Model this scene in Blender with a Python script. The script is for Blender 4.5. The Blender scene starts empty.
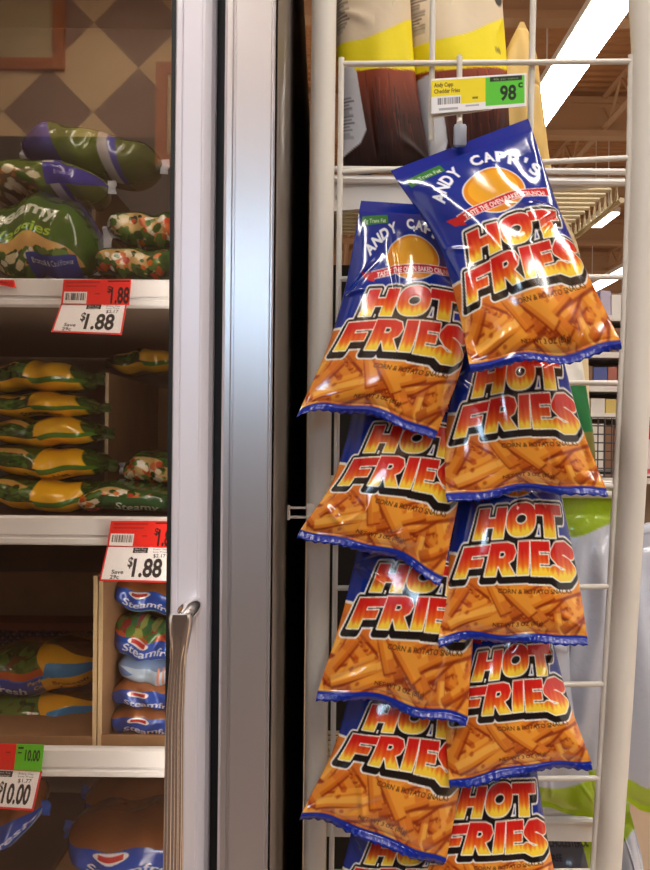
import bpy, math, random
import numpy as np
from mathutils import Vector, Matrix
random.seed(7); rng = np.random.default_rng(7)
SC = bpy.context.scene; COL = SC.collection

# ------------------------------------------------------------------ camera, world, exposure
FPX = 780.0; CAMZ = 1.45; ROLL = 0.0098
cd = bpy.data.cameras.new('camera'); cam = bpy.data.objects.new('camera', cd); COL.objects.link(cam)
cd.lens = 36.0 * FPX / 870; cd.sensor_width = 36; cd.sensor_fit = 'AUTO'; cd.clip_start = 0.05; cd.clip_end = 100
cam.matrix_world = Matrix.Translation((0, 0, CAMZ)) @ Matrix.Rotation(math.pi / 2, 4, 'X') @ Matrix.Rotation(ROLL, 4, 'Z')
SC.camera = cam
SC.view_settings.view_transform = 'Standard'; SC.view_settings.look = 'None'
SC.view_settings.gamma = 1; SC.view_settings.use_curve_mapping = False
SC.view_settings.exposure = 0.0
W = bpy.data.worlds.new('store_air'); SC.world = W; W.use_nodes = True
W.node_tree.nodes['Background'].inputs[0].default_value = (1.0, 0.86, 0.72, 1)
W.node_tree.nodes['Background'].inputs[1].default_value = 0.75
LAMP_STRENGTH = 28.0        # the store's fluorescent strips
FAR_LAMP = 9.0
WINDOW_STRENGTH = 15.0      # daylight window behind the viewer

R_ = Vector((math.cos(ROLL), 0, math.sin(ROLL))); U_ = Vector((-math.sin(ROLL), 0, math.cos(ROLL))); F_ = Vector((0, 1, 0))
def P(x, y, Y):
    """point of the place seen at pixel x,y of the photograph, standing at distance Y"""
    d = R_ * ((x - 325) / FPX) + U_ * ((435 - y) / FPX) + F_
    t = Y / d.y
    return Vector((0, 0, CAMZ)) + d * t

# ------------------------------------------------------------------ object helpers
def link(name, me, m=None, parent=None, smooth=False):
    o = bpy.data.objects.new(name, me); COL.objects.link(o)
    if m: me.materials.append(m)
    if parent is not None: o.parent = parent
    if smooth: me.polygons.foreach_set('use_smooth', [True] * len(me.polygons))
    return o
def tag(o, label, cat, group=None):
    o['label'] = label; o['category'] = cat
    if group: o['group'] = group
    return o
def thing(name, label, cat, group=None, loc=(0, 0, 0)):
    o = bpy.data.objects.new(name, None); COL.objects.link(o); o.location = loc
    o.empty_display_size = 0.05
    return tag(o, label, cat, group)
def struct(o):
    o['kind'] = 'structure'; return o

class MB:
    """collects shapes into one mesh"""
    def __init__(s): s.v = []; s.f = []
    def add(s, vs, fs):
        n = len(s.v); s.v += [tuple(v) for v in vs]; s.f += [tuple(i + n for i in f) for f in fs]; return s
    def box(s, a, b, bev=0.0):
        x0, x1 = sorted((a[0], b[0])); y0, y1 = sorted((a[1], b[1])); z0, z1 = sorted((a[2], b[2]))
        if bev <= 0:
            vs = [(x, y, z) for z in (z0, z1) for y in (y0, y1) for x in (x0, x1)]
            return s.add(vs, [(0, 2, 3, 1), (4, 5, 7, 6), (0, 1, 5, 4), (2, 6, 7, 3), (0, 4, 6, 2), (1, 3, 7, 5)])
        b_ = min(bev, (x1 - x0) / 2.1, (y1 - y0) / 2.1, (z1 - z0) / 2.1)
        import bmesh
        bm = bmesh.new(); r = bmesh.ops.create_cube(bm, size=1)
        for v in bm.verts:
            v.co = Vector(((x0 + x1) / 2 + v.co.x * (x1 - x0), (y0 + y1) / 2 + v.co.y * (y1 - y0), (z0 + z1) / 2 + v.co.z * (z1 - z0)))
        bmesh.ops.bevel(bm, geom=list(bm.edges), offset=b_, segments=2, affect='EDGES', profile=0.5)
        bm.verts.index_update()
        s.add([v.co[:] for v in bm.verts], [[v.index for v in f.verts] for f in bm.faces]); bm.free(); return s
    def tube(s, pts, r, n=12, cap=True, sx=1.0):
        pts = [Vector(p) for p in pts]; m = len(pts)
        rs = r if isinstance(r, (list, tuple)) else [r] * m
        vs = []; ref = None
        for i, p in enumerate(pts):
            t = (pts[min(i + 1, m - 1)] - pts[max(i - 1, 0)]).normalized()
            if ref is None: ref = Vector((0, 1, 0)) if abs(t.y) < .9 else Vector((1, 0, 0))
            a = (ref - t * ref.dot(t)).normalized(); b = t.cross(a); ref = a
            for k in range(n):
                an = 2 * math.pi * k / n
                vs.append(p + a * math.cos(an) * rs[i] + b * math.sin(an) * rs[i] * sx)
        fs = [(i * n + k, i * n + (k + 1) % n, (i + 1) * n + (k + 1) % n, (i + 1) * n + k) for i in range(m - 1) for k in range(n)]
        if cap: fs += [tuple(range(n - 1, -1, -1)), tuple((m - 1) * n + k for k in range(n))]
        return s.add(vs, fs)
    def prism(s, prof, axis_pts):
        """profile of xy points swept straight up between two z values"""
        z0, z1 = axis_pts; n = len(prof)
        vs = [(x, y, z0) for x, y in prof] + [(x, y, z1) for x, y in prof]
        fs = [(k, (k + 1) % n, n + (k + 1) % n, n + k) for k in range(n)] + [tuple(range(n - 1, -1, -1)), tuple(range(n, 2 * n))]
        return s.add(vs, fs)
    def build(s, name, m, parent=None, smooth=False):
        me = bpy.data.meshes.new(name); me.from_pydata(s.v, [], s.f); me.update()
        o = link(name, me, m, parent, smooth)
        if smooth:
            try: me.set_sharp_from_angle(angle=math.radians(40))
            except Exception: pass
        return o

def np_mesh(name, V, Fq, cols=None, m=None, parent=None, smooth=True):
    V = np.asarray(V, np.float32).reshape(-1, 3); Fq = np.asarray(Fq, np.int32).reshape(-1, 4)
    me = bpy.data.meshes.new(name)
    me.vertices.add(len(V)); me.vertices.foreach_set('co', V.ravel())
    me.loops.add(Fq.size); me.loops.foreach_set('vertex_index', Fq.ravel())
    me.polygons.add(len(Fq)); me.polygons.foreach_set('loop_start', np.arange(0, Fq.size, 4, dtype=np.int32))
    me.update(calc_edges=True); me.validate()
    if cols is not None:
        ca = me.color_attributes.new('print', 'FLOAT_COLOR', 'POINT')
        c4 = np.ones((len(V), 4), np.float32); c4[:, :3] = cols; ca.data.foreach_set('color', c4.ravel())
    return link(name, me, m, parent, smooth)
def grid_faces(nr, nc, off=0, flip=False):
    i = np.arange(nr - 1)[:, None] * nc + np.arange(nc - 1)[None, :] + off
    f = np.stack([i, i + nc, i + nc + 1, i + 1], -1).reshape(-1, 4)
    return f[:, ::-1] if flip else f

# ------------------------------------------------------------------ materials
def lin(c):
    c = np.asarray(c, float) / 255.0
    return np.where(c <= .04045, c / 12.92, ((c + .055) / 1.055) ** 2.4)
def mat(name, col=(200, 200, 200), rough=.5, metal=0., spec=.5, bump=0., bscale=40., attr=False, coat=0., vary=0., stretch=None, emit=0.):
    m = bpy.data.materials.new(name); m.use_nodes = True; nt = m.node_tree; b = nt.nodes['Principled BSDF']
    c = tuple(lin(col)) + (1,)
    b.inputs['Base Color'].default_value = c
    b.inputs['Roughness'].default_value = rough; b.inputs['Metallic'].default_value = metal
    b.inputs['Specular IOR Level'].default_value = spec; b.inputs['Coat Weight'].default_value = coat
    b.inputs['Coat Roughness'].default_value = .08
    if emit:
        b.inputs['Emission Color'].default_value = c; b.inputs['Emission Strength'].default_value = emit
    src = None
    if attr:
        a = nt.nodes.new('ShaderNodeVertexColor'); a.layer_name = 'print'; src = a.outputs[0]
        nt.links.new(src, b.inputs['Base Color'])
    if bump or vary:
        tc = nt.nodes.new('ShaderNodeTexCoord'); mp = nt.nodes.new('ShaderNodeMapping')
        nt.links.new(tc.outputs['Object'], mp.inputs[0])
        if stretch: mp.inputs['Scale'].default_value = stretch
        nz = nt.nodes.new('ShaderNodeTexNoise'); nz.inputs['Scale'].default_value = bscale; nz.inputs['Detail'].default_value = 3
        nt.links.new(mp.outputs[0], nz.inputs['Vector'])
        if bump:
            bp = nt.nodes.new('ShaderNodeBump'); bp.inputs['Strength'].default_value = bump; bp.inputs['Distance'].default_value = .004
            nt.links.new(nz.outputs[0], bp.inputs['Height']); nt.links.new(bp.outputs[0], b.inputs['Normal'])
        if vary and not attr:
            mx = nt.nodes.new('ShaderNodeMixRGB'); mx.blend_type = 'MULTIPLY'; mx.inputs[0].default_value = 1
            mx.inputs[1].default_value = c
            rp = nt.nodes.new('ShaderNodeValToRGB'); rp.color_ramp.elements[0].position = .3; rp.color_ramp.elements[1].position = .7
            lo = 1 - vary; rp.color_ramp.elements[0].color = (lo, lo, lo, 1); rp.color_ramp.elements[1].color = (1, 1, 1, 1)
            nt.links.new(nz.outputs[0], rp.inputs[0]); nt.links.new(rp.outputs[0], mx.inputs[2]); nt.links.new(mx.outputs[0], b.inputs['Base Color'])
    return m
M = {}
M['chip'] = mat('printed_foil', rough=.17, spec=.6, coat=.8, attr=True, bump=.12, bscale=45)
M['seal'] = mat('blue_foil_seal', (6, 38, 145), rough=.25, coat=.3, bump=.2, bscale=120)
M['card'] = mat('printed_card', rough=.45, attr=True, spec=.3)
M['film'] = mat('printed_frozen_film', rough=.16, attr=True, spec=.6, coat=.4, bump=.55, bscale=38)
M['paper'] = mat('printed_paper_bag', rough=.5, attr=True, spec=.3, bump=.35, bscale=25)
M['white_wire'] = mat('white_powder_coat', (232, 226, 216), rough=.35, spec=.4)
M['white_shelf'] = mat('white_shelf_enamel', (228, 224, 220), rough=.4)
M['cream'] = mat('cream_shelf_wire', (214, 198, 160), rough=.45)
M['alu'] = mat('satin_aluminium', (232, 228, 238), rough=.36, metal=.2, spec=.5, bump=.05, bscale=60, stretch=(30, 30, 1))
M['brushed'] = mat('brushed_steel', (214, 210, 212), rough=.30, metal=.8, bump=.06, bscale=70, stretch=(40, 40, .6))
M['side'] = mat('brushed_steel_side', (158, 148, 140), rough=.42, metal=.6, bump=.08, bscale=70, stretch=(1, 30, .8))
M['black'] = mat('black_rubber', (14, 13, 13), rough=.6)
M['dark'] = mat('dark_panel', (38, 33, 30), rough=.7)
M['chrome'] = mat('chrome', (240, 236, 234), rough=.13, metal=.95)
M['freezer_in'] = mat('freezer_liner', (142, 128, 116), rough=.6)
M['rail'] = mat('price_rail_plastic', (226, 226, 226), rough=.35)
M['cardboard'] = mat('brown_cardboard', (150, 112, 76), rough=.8, vary=.15, bscale=30)
M['cardboard_edge'] = mat('cut_cardboard_edge', (205, 180, 140), rough=.85)
M['clip'] = mat('frosted_plastic_clip', (170, 175, 190), rough=.3)
M['clip'].node_tree.nodes['Principled BSDF'].inputs['Transmission Weight'].default_value = .35

# ------------------------------------------------------------------ drawing the printed artwork as vertex colours
class Canvas:
    def __init__(s, w, h, col):
        s.w, s.h = w, h; s.a = np.empty((h, w, 3), np.float32); s.a[:] = np.array(col, np.float32)
        s.Y, s.X = np.mgrid[0:h, 0:w].astype(np.float32); s.X += .5; s.Y += .5
    def put(s, mask, col, x0=0, y0=0, al=1.0):
        h, w = mask.shape; r = s.a[y0:y0 + h, x0:x0 + w]; k = (mask.astype(np.float32) * al)[..., None]
        r[:] = r * (1 - k) + np.asarray(col, np.float32) * k
    def poly(s, loops, col, al=1.0):
        """loops in 0..1 coordinates, y down"""
        if not isinstance(loops[0][0], (list, tuple, np.ndarray)): loops = [loops]
        loops = [np.asarray(l, np.float32) * (s.w, s.h) for l in loops]
        allp = np.concatenate(loops); x0, y0 = np.floor(allp.min(0)).astype(int); x1, y1 = np.ceil(allp.max(0)).astype(int)
        x0 = max(x0, 0); y0 = max(y0, 0); x1 = min(x1, s.w); y1 = min(y1, s.h)
        if x1 <= x0 or y1 <= y0: return
        X = s.X[y0:y1, x0:x1]; Y = s.Y[y0:y1, x0:x1]; ins = np.zeros(X.shape, bool)
        for l in loops:
            n = len(l)
            for i in range(n):
                ax, ay = l[i]; bx, by = l[(i + 1) % n]
                if ay == by: continue
                ins ^= ((ay > Y) != (by > Y)) & (X < (bx - ax) * (Y - ay) / (by - ay) + ax)
        s.put(ins, col, x0, y0, al)
    def rect(s, x0, y0, x1, y1, col, al=1.0): s.poly([(x0, y0), (x1, y0), (x1, y1), (x0, y1)], col, al)
    def ell(s, cx, cy, rx, ry, col, al=1.0, n=40):
        s.poly([(cx + rx * math.cos(2 * math.pi * k / n), cy + ry * math.sin(2 * math.pi * k / n)) for k in range(n)], col, al)
    def text(s, t, x, y, size, col, bold=0.0, shear=0.0, rot=0.0, fit=None, al=1.0, arc=None):
        """baseline start x,y; size = cap height as a fraction of the canvas height; fit = width as a fraction"""
        tris, x0, x1 = glyphs(t, bold)
        if not tris: return
        asp = s.h / s.w; sx = size * asp / .73; sy = size / .73
        if fit: sx = fit / max(x1 - x0, 1e-4)
        ca, sa = math.cos(rot), math.sin(rot)
        for tr in tris:
            out = []
            for (px, py) in tr:
                qx = (px - x0) * sx + shear * py * sy * asp; qy = py * sy
                if arc:
                    qq = qx / fit * 2 - 1; qy = qy + arc * (1 - qq * qq)
                out.append((x + (qx * ca) + qy * sa * asp, y + (qx * sa / asp) - qy * ca) if rot else (x + qx, y - qy))
            s.poly(out, col, al)
    def speckle(s, x0, y0, x1, y1, cols, n, r, al=1.0):
        for _ in range(n):
            cx = random.uniform(x0, x1); cy = random.uniform(y0, y1); rr = r * random.uniform(.5, 1.3)
            k = 7; ph = random.random() * 6
            s.poly([(cx + rr * math.cos(ph + 6.283 * i / k) * random.uniform(.7, 1.2), cy + rr * s.w / s.h * math.sin(ph + 6.283 * i / k) * random.uniform(.7, 1.2)) for i in range(k)], random.choice(cols), al)
    def sample(s, nr, nc):
        """area sampled to an nr x nc grid of linear colours"""
        I = np.zeros((s.h + 1, s.w + 1, 3)); I[1:, 1:] = s.a.astype(np.float64).cumsum(0).cumsum(1)
        def edges(n, m):
            e = np.linspace(0, m, n + 1); lo = np.floor(e[:-1]).astype(int); hi = np.maximum(np.ceil(e[1:]).astype(int), lo + 1); return lo, np.minimum(hi, m)
        y0, y1 = edges(nr, s.h); x0, x1 = edges(nc, s.w)
        a = I[y1][:, x1] - I[y0][:, x1] - I[y1][:, x0] + I[y0][:, x0]
        a /= ((y1 - y0)[:, None] * (x1 - x0)[None, :])[..., None]
        return lin(a).astype(np.float32)
    def at(s, u, v):
        xi = np.clip((u * s.w).astype(int), 0, s.w - 1); yi = np.clip((v * s.h).astype(int), 0, s.h - 1)
        return lin(s.a[yi, xi])
_gl = {}
def glyphs(t, bold):
    k = (t, bold)
    if k in _gl: return _gl[k]
    cu = bpy.data.curves.new('lettering', 'FONT'); cu.body = t; cu.size = 1; cu.offset = bold; cu.resolution_u = 3
    o = bpy.data.objects.new('lettering', cu); COL.objects.link(o)
    dg = bpy.context.evaluated_depsgraph_get(); me = o.evaluated_get(dg).to_mesh()
    tr = []
    if me:
        vs = [v.co[:2] for v in me.vertices]
        tr = [[vs[i] for i in p.vertices] for p in me.polygons]
    xs = [p[0] for q in tr for p in q] or [0, 1]
    r = (tr, min(xs), max(xs)); o.evaluated_get(dg).to_mesh_clear()
    bpy.data.objects.remove(o); bpy.data.curves.remove(cu); _gl[k] = r; return r

# heavy display letters for the two big words
LET = {
 'H': [[(0, 0), (0, 1), (.37, 1), (.37, .64), (.63, .64), (.63, 1), (1, 1), (1, 0), (.63, 0), (.63, .36), (.37, .36), (.37, 0)]],
 'O': [[(.5 + .52 * math.copysign(abs(math.cos(t)) ** .8, math.cos(t)), .5 + .52 * math.copysign(abs(math.sin(t)) ** .8, math.sin(t))) for t in np.linspace(0, 6.283, 30)[:-1]],
       [(.5 + .2 * math.cos(t), .5 + .17 * math.sin(t)) for t in np.linspace(0, 6.283, 18)[:-1]]],
 'T': [[(0, 1), (1, 1), (1, .66), (.7, .66), (.7, 0), (.3, 0), (.3, .66), (0, .66)]],
 'F': [[(0, 0), (0, 1), (1, 1), (1, .72), (.4, .72), (.4, .6), (.86, .6), (.86, .33), (.4, .33), (.4, 0)]],
 'R': [[(0, 0), (0, 1), (.62, 1), (.86, .93), (.97, .72), (.9, .5), (.74, .4), (1.04, 0), (.62, 0), (.42, .32), (.38, .32), (.38, 0)], [(.38, .76), (.38, .57), (.54, .57), (.6, .66), (.54, .76)]],
 'I': [[(0, 0), (0, 1), (1, 1), (1, 0)]],
 'E': [[(0, 0), (0, 1), (.96, 1), (.96, .73), (.4, .73), (.4, .63), (.86, .63), (.86, .38), (.4, .38), (.4, .27), (1, .27), (1, 0)]],
}
def seg_dist(X, Y, pts, closed=True):
    d = np.full(X.shape, 1e9, np.float32); n = len(pts)
    for i in range(n if closed else n - 1):
        ax, ay = pts[i]; bx, by = pts[(i + 1) % n]; vx, vy = bx - ax, by - ay; L = vx * vx + vy * vy + 1e-9
        t = np.clip(((X - ax) * vx + (Y - ay) * vy) / L, 0, 1)
        d = np.minimum(d, np.hypot(X - ax - t * vx, Y - ay - t * vy))
    return d
def letter_sdf(cv, ch, quad):
    """quad: lower-left, lower-right, upper-right, upper-left corners of the letter in pixels"""
    q = np.array(quad, float)
    def mp(x, y): return tuple((q[0] * (1 - x) + q[1] * x) * (1 - y) + (q[3] * (1 - x) + q[2] * x) * y)
    if ch == 'S':
        line = [mp(x, y) for x, y in [(.86, .74), (.62, .86), (.34, .84), (.2, .7), (.36, .56), (.64, .46), (.8, .3), (.64, .15), (.34, .13), (.12, .25)]]
        h = np.linalg.norm(q[3] - q[0])
        return seg_dist(cv.X, cv.Y, line, False) - .155 * h
    d = None; ins = np.zeros(cv.X.shape, bool)
    for loop in LET[ch]:
        l = [mp(x, y) for x, y in loop]; e = seg_dist(cv.X, cv.Y, l); d = e if d is None else np.minimum(d, e)
        for i in range(len(l)):
            ax, ay = l[i]; bx, by = l[(i + 1) % len(l)]
            if ay == by: continue
            ins ^= ((ay > cv.Y) != (by > cv.Y)) & (cv.X < (bx - ax) * (cv.Y - ay) / (by - ay) + ax)
    return np.where(ins, -d, d)

NR, NC = 282, 188
def chip_art():
    cv = Canvas(NC * 3, NR * 3, (5, 42, 140)); w, h = cv.w, cv.h
    u = cv.X / w; v = cv.Y / h
    cv.put((v < .06), (6, 36, 150), al=.7)
    edge = .625 + .05 * (u - .5) - .035 * np.exp(-((u - .02) / .12) ** 2) * 0 + .012 * np.sin(u * 5)
    cv.put(v > edge - .012, (240, 232, 215)); cv.put(v > edge, (216, 118, 34))
    # the picture of the fries
    pal = [((238, 158, 56), (222, 128, 38)), ((246, 178, 78), (228, 138, 44)), ((226, 138, 46), (206, 106, 30)), ((236, 158, 58), (214, 116, 34))]
    def fry(cx, cy, L, wd, an, pl):
        d = np.array([math.cos(an), math.sin(an)]); n = np.array([-d[1], d[0]]); c = np.array([cx, cy]) * w
        L *= w; wd *= w
        def q(a, b, e, f): return [((c + d * x + n * y) / (w, h)).tolist() for x, y in ((a, e), (b, e), (b, f), (a, f))]
        cv.poly([((c + d * x + n * y + np.array([3, 7])) / (w, h)).tolist() for x, y in ((-L, -wd), (L, -wd), (L, wd * 1.2), (-L, wd * 1.2))], (138, 44, 14), .8)
        cv.poly(q(-L, L, -wd, wd), pl[1]); cv.poly(q(-L, L, -wd, wd * .3), pl[0])
        if random.random() < .5: cv.poly(q(L * .45, L, -wd, wd * .2), (205, 92, 30), .5)
        if random.random() < .5: cv.poly(q(-L, -L * .6, -wd, wd), (180, 70, 22), .55)
    asp = h / w
    for i in range(110):
        fry(random.uniform(-.05, 1.05), random.uniform(.70, 1.0) * asp, random.uniform(.09, .18), random.uniform(.025, .038), random.choice([.5, .7, .9, -.5, -.7, -.9, 1.3, -1.2, .2, -.3]) + random.uniform(-.2, .2), random.choice(pal))
    for i in range(16):
        fry(random.uniform(.05, .95), random.uniform(.76, .94) * asp, random.uniform(.14, .22), random.uniform(.036, .046), random.choice([.65, .85, -.55, -.35, 1.2]) + random.uniform(-.2, .2), random.choice(pal[:2]))
    for _ in range(34):
        cv.speckle(0, .69, 1, .97, [(170, 60, 22), (150, 50, 16), (190, 84, 28)], 1, random.uniform(.006, .022), .6)
    lo = int(.66 * h); sub = cv.a[lo:].copy(); acc = np.zeros_like(sub); kk = 0
    for ddy in range(-4, 5, 2):
        for ddx in range(-4, 5, 2): acc += np.roll(np.roll(sub, ddy, 0), ddx, 1); kk += 1
    acc /= kk; acc[:6] = sub[:6]; acc[-6:] = sub[-6:]; cv.a[lo:] = .5 * acc + .5 * sub
    cv.put((v > .66) & (v < .755) & (np.abs(u - .5) > -.1), (226, 132, 42), al=.35)
    # green flash
    cv.poly([(.045, .075), (.31, .062), (.32, .105), (.055, .122)], (52, 120, 58)); cv.text('0g Trans Fat', .075, .108, .021, (215, 235, 210), .01, fit=.22, rot=-.04)
    # arched name
    name = "ANDY CAPP'S"; n = len(name)
    for i, ch in enumerate(name):
        if ch == ' ': continue
        t = (i - (n - 1) / 2) / ((n - 1) / 2); an = t * 1.02
        cx = .54 + .405 * math.sin(an); cy = .375 - .235 * math.cos(an)
        wd = .026 if ch == "'" else .078; ro = an * .82
        cv.text(ch, cx - wd / 2 * math.cos(ro), cy - wd / 2 * math.sin(ro) * w / h, .058, (236, 240, 248), .045, rot=ro, fit=wd)
    # gold roundel with the red ribbon (the cartoon figure on it is left out)
    cv.ell(.55, .285, .235, .112, (225, 228, 235)); cv.ell(.55, .285, .225, .106, (226, 140, 30)); cv.ell(.55, .275, .185, .085, (236, 168, 44))
    rib = lambda x, s: .368 - .25 * (x - .2) * .10 + s - .018 * math.sin((x - .2) / .74 * 3.14)
    top = [(x, rib(x, -.022)) for x in np.linspace(.2, .95, 14)]; bot = [(x, rib(x, .022)) for x in np.linspace(.95, .2, 14)]
    cv.poly(top + bot, (235, 225, 225)); top = [(x, rib(x, -.018)) for x in np.linspace(.21, .94, 14)]; bot = [(x, rib(x, .018)) for x in np.linspace(.94, .21, 14)]
    cv.poly([(.12, .345), (.22, .352), (.24, .40), (.16, .385)], (190, 28, 36)); cv.poly(top + bot, (196, 28, 36))
    cv.text('TASTE THE OVEN BAKED CRUNCH!', .25, .379, .024, (250, 245, 240), .03, fit=.66, arc=.018, rot=-.028)
    # HOT FRIES
    def LQ(x0, x1, y0, y1, sl=.10, dyl=0., dyr=0.):
        k = sl * (y1 - y0) * h
        return [(x0 * w - k * .5, y1 * h + dyl * h), (x1 * w - k * .5, y1 * h + dyr * h), (x1 * w + k * .5, y0 * h + dyr * h), (x0 * w + k * .5, y0 * h + dyl * h)]
    words = [('H', LQ(.19, .43, .435, .553, .25)), ('O', LQ(.45, .69, .425, .548, .2)), ('T', LQ(.69, .93, .432, .556, .1, 0, .012)),
             ('F', LQ(.085, .285, .575, .70, .25, .004, .0)), ('R', LQ(.295, .51, .57, .70, .2)), ('I', LQ(.525, .61, .57, .70, .12)),
             ('E', LQ(.625, .785, .57, .705, .06, 0, .006)), ('S', LQ(.775, .99, .572, .725, 0, .004, .014))]
    D = None; own = []
    for ch, q in words:
        d = letter_sdf(cv, ch, q); own.append((d, q)); D = d if D is None else np.minimum(D, d)
    s = w / 564.
    sh = np.full(D.shape, 1e9, np.float32)
    for k in range(0, 7):
        sh = np.minimum(sh, np.roll(np.roll(D, int(3.0 * k), 0), int(-1.2 * k), 1))
    cv.put(sh < 19 * s, (238, 236, 232)); cv.put(sh < 12.5 * s, (26, 22, 22)); cv.put(D < 4.5 * s, (246, 240, 225))
    fl = np.abs(((cv.X / w * 26) % 1.0) - .5) * 2; fl2 = np.abs(((cv.X / w * 11 + .3) % 1.0) - .5) * 2
    for d, q in own:
        y1, y0 = q[0][1], q[3][1]; t = (y1 - cv.Y) / (y1 - y0)
        t2 = t - .13 * fl - .10 * fl2
        m = d < 0
        red = np.array((208, 32, 26.)); org = np.array((236, 110, 32.)); yel = np.array((252, 214, 62.))
        a = np.clip((t2 - .02) / .2, 0, 1)[..., None]; b = np.clip((t2 - .24) / .4, 0, 1)[..., None]
        c = (yel * (1 - a) + org * a) * (1 - b) + red * b
        cv.a[m] = c[m]
    cv.text('CORN & POTATO SNACKS', .38, .778, .022, (84, 50, 20), .012, fit=.54, arc=-.006, rot=.03)
    cv.text('NET WT 3 OZ (85g)', .36, .948, .02, (70, 32, 14), .015, fit=.33, rot=-.01)
    cv.put(v > .985, (6, 40, 150))
    return cv
CHIP = chip_art()
CHIPC = CHIP.sample(NR, NC)

# ------------------------------------------------------------------ pouch builder: edges traced, thickness real
def spl(pts, n):
    pts = np.asarray(pts, float)
    if pts.shape[1] == 3: s = pts[:, 2].copy(); pts = pts[:, :2]
    else:
        seg = np.linalg.norm(np.diff(pts, axis=0), axis=1); s = np.r_[0, np.cumsum(seg)] / seg.sum()
    t = np.linspace(0, 1, n); out = np.empty((n, pts.shape[1])); m = len(pts)
    tan = np.gradient(pts, s, axis=0)
    k = np.clip(np.searchsorted(s, t, 'right') - 1, 0, m - 2); h = (s[k + 1] - s[k]); x = ((t - s[k]) / h)[:, None]; h = h[:, None]
    p0, p1, m0, m1 = pts[k], pts[k + 1], tan[k], tan[k + 1]
    return (2 * x**3 - 3 * x**2 + 1) * p0 + (x**3 - 2 * x**2 + x) * h * m0 + (-2 * x**3 + 3 * x**2) * p1 + (x**3 - x**2) * h * m1
def wrinkle(u, v, seed):
    r = np.random.default_rng(seed); z = np.zeros(np.broadcast(u, v).shape)
    for _ in range(9):                                  # creases fanning out of the corners and seals
        cx = r.choice([0, 1, r.uniform(.2, .8)]); cy = r.choice([0.03, .97, .97, .45]); an = r.uniform(-.9, .9) + (math.pi / 2 if cy < .3 else -math.pi / 2)
        if cx == 0: an = r.uniform(-.9, .9)
        if cx == 1: an = math.pi + r.uniform(-.9, .9)
        du, dv = (u - cx), (v - cy) * 1.5
        l = du * math.cos(an) + dv * math.sin(an); p = -du * math.sin(an) + dv * math.cos(an)
        wd = .012 + .05 * np.clip(l, 0, 1); L = r.uniform(.2, .5)
        z += r.uniform(.4, 1) * np.exp(-(p / wd) ** 2) * np.clip(l / .06, 0, 1) * np.clip((L - l) / .2, 0, 1) * r.choice([-1, 1, 1])
    for _ in range(7):
        a = r.uniform(2, 9); b = r.uniform(-7, 7); z += .22 * np.sin(a * u * 2 + b * v * 2 + r.uniform(0, 6))
    return z
def pouch(name, Lp, Rp, depth, cols, m, parent, tf=.022, tb=.010, seed=1, nr=NR, nc=NC, wr=.0034, peak=1.15, sag=0.0, sealt=.05, pinch=.0):
    """Lp, Rp: left and right edge pixels from top to bottom; depth(v) -> offset Y function of (v, z)"""
    def world(pts):
        pts = spl(pts, 40); out = []
        for i, (x, y) in enumerate(pts):
            v = i / 39; Y = .88
            for _ in range(5): Y = depth(v, P(x, y, Y).z)
            out.append(P(x, y, Y)[:])
        return np.array(out)
    L = world(Lp); R = world(Rp)
    def surf(nr_, nc_, front):
        v = np.linspace(0, 1, nr_); u = np.linspace(0, 1, nc_)
        Li = np.stack([np.interp(v, np.linspace(0, 1, 40), L[:, k]) for k in range(3)], -1)
        Ri = np.stack([np.interp(v, np.linspace(0, 1, 40), R[:, k]) for k in range(3)], -1)
        base = Li[:, None] * (1 - u[None, :, None]) + Ri[:, None] * u[None, :, None]
        ax = Ri - Li; ax /= np.linalg.norm(ax, axis=1, keepdims=True); dv = np.gradient((Li + Ri) / 2, axis=0); dv /= np.linalg.norm(dv, axis=1, keepdims=True)
        n = np.cross(dv, ax); n /= np.linalg.norm(n, axis=1, keepdims=True)
        n = n * np.where(n[:, 1:2] > 0, -1, 1)
        uu = u[None, :] * 2 - 1; vv = v[:, None]
        w = np.clip((vv - sealt) / (.975 - sealt), 0, 1)
        prof = np.sin(np.pi * w ** peak) ** .62 + 0 * uu
        side = np.clip(1 - np.abs(uu) ** 2.3, 0, 1) ** .7
        th = prof * side
        env = np.clip(w * 9, 0, 1) * np.clip((1 - w) * 14, 0, 1) * np.clip((1 - np.abs(uu)) * 9, 0, 1)
        z = (.0009 + tf * th + wr * wrinkle(u[None, :], vv, seed) * env) if front else -.0006 - tb * th
        sagv = np.exp(-((vv - 1) / .14) ** 2) * (1 - uu ** 2) * sag
        P3 = base + n[:, None] * z[..., None]
        wob = .0035 * np.sin(u * (4 + seed % 5) + seed)[None, :] + .002 * np.sin(u * 13 + 2 * seed)[None, :]
        P3[..., 2] -= sagv + wob * np.exp(-((vv - 1) / .10) ** 2) * (1 - uu ** 4)
        # bottom and top edges scallop slightly where the film gathers
        P3[..., 1] += (.0025 * np.sin(u * 9 + seed)[None, :] * np.exp(-((1 - vv) / .07) ** 2))
        return P3
    A = surf(nr, nc, True); B = surf(30, 22, False)
    V = np.concatenate([A.reshape(-1, 3), B.reshape(-1, 3)])
    Fq = np.concatenate([grid_faces(nr, nc), grid_faces(30, 22, nr * nc, True)])
    bc = np.repeat(cols[:1, :1].reshape(1, 3), 30 * 22, 0); bc = cols[np.linspace(0, nr - 1, 30).astype(int)][:, np.linspace(0, nc - 1, 22).astype(int)].reshape(-1, 3)
    o = np_mesh(name, V, Fq, np.concatenate([cols.reshape(-1, 3), bc]), m, parent)
    return o, A
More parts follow.
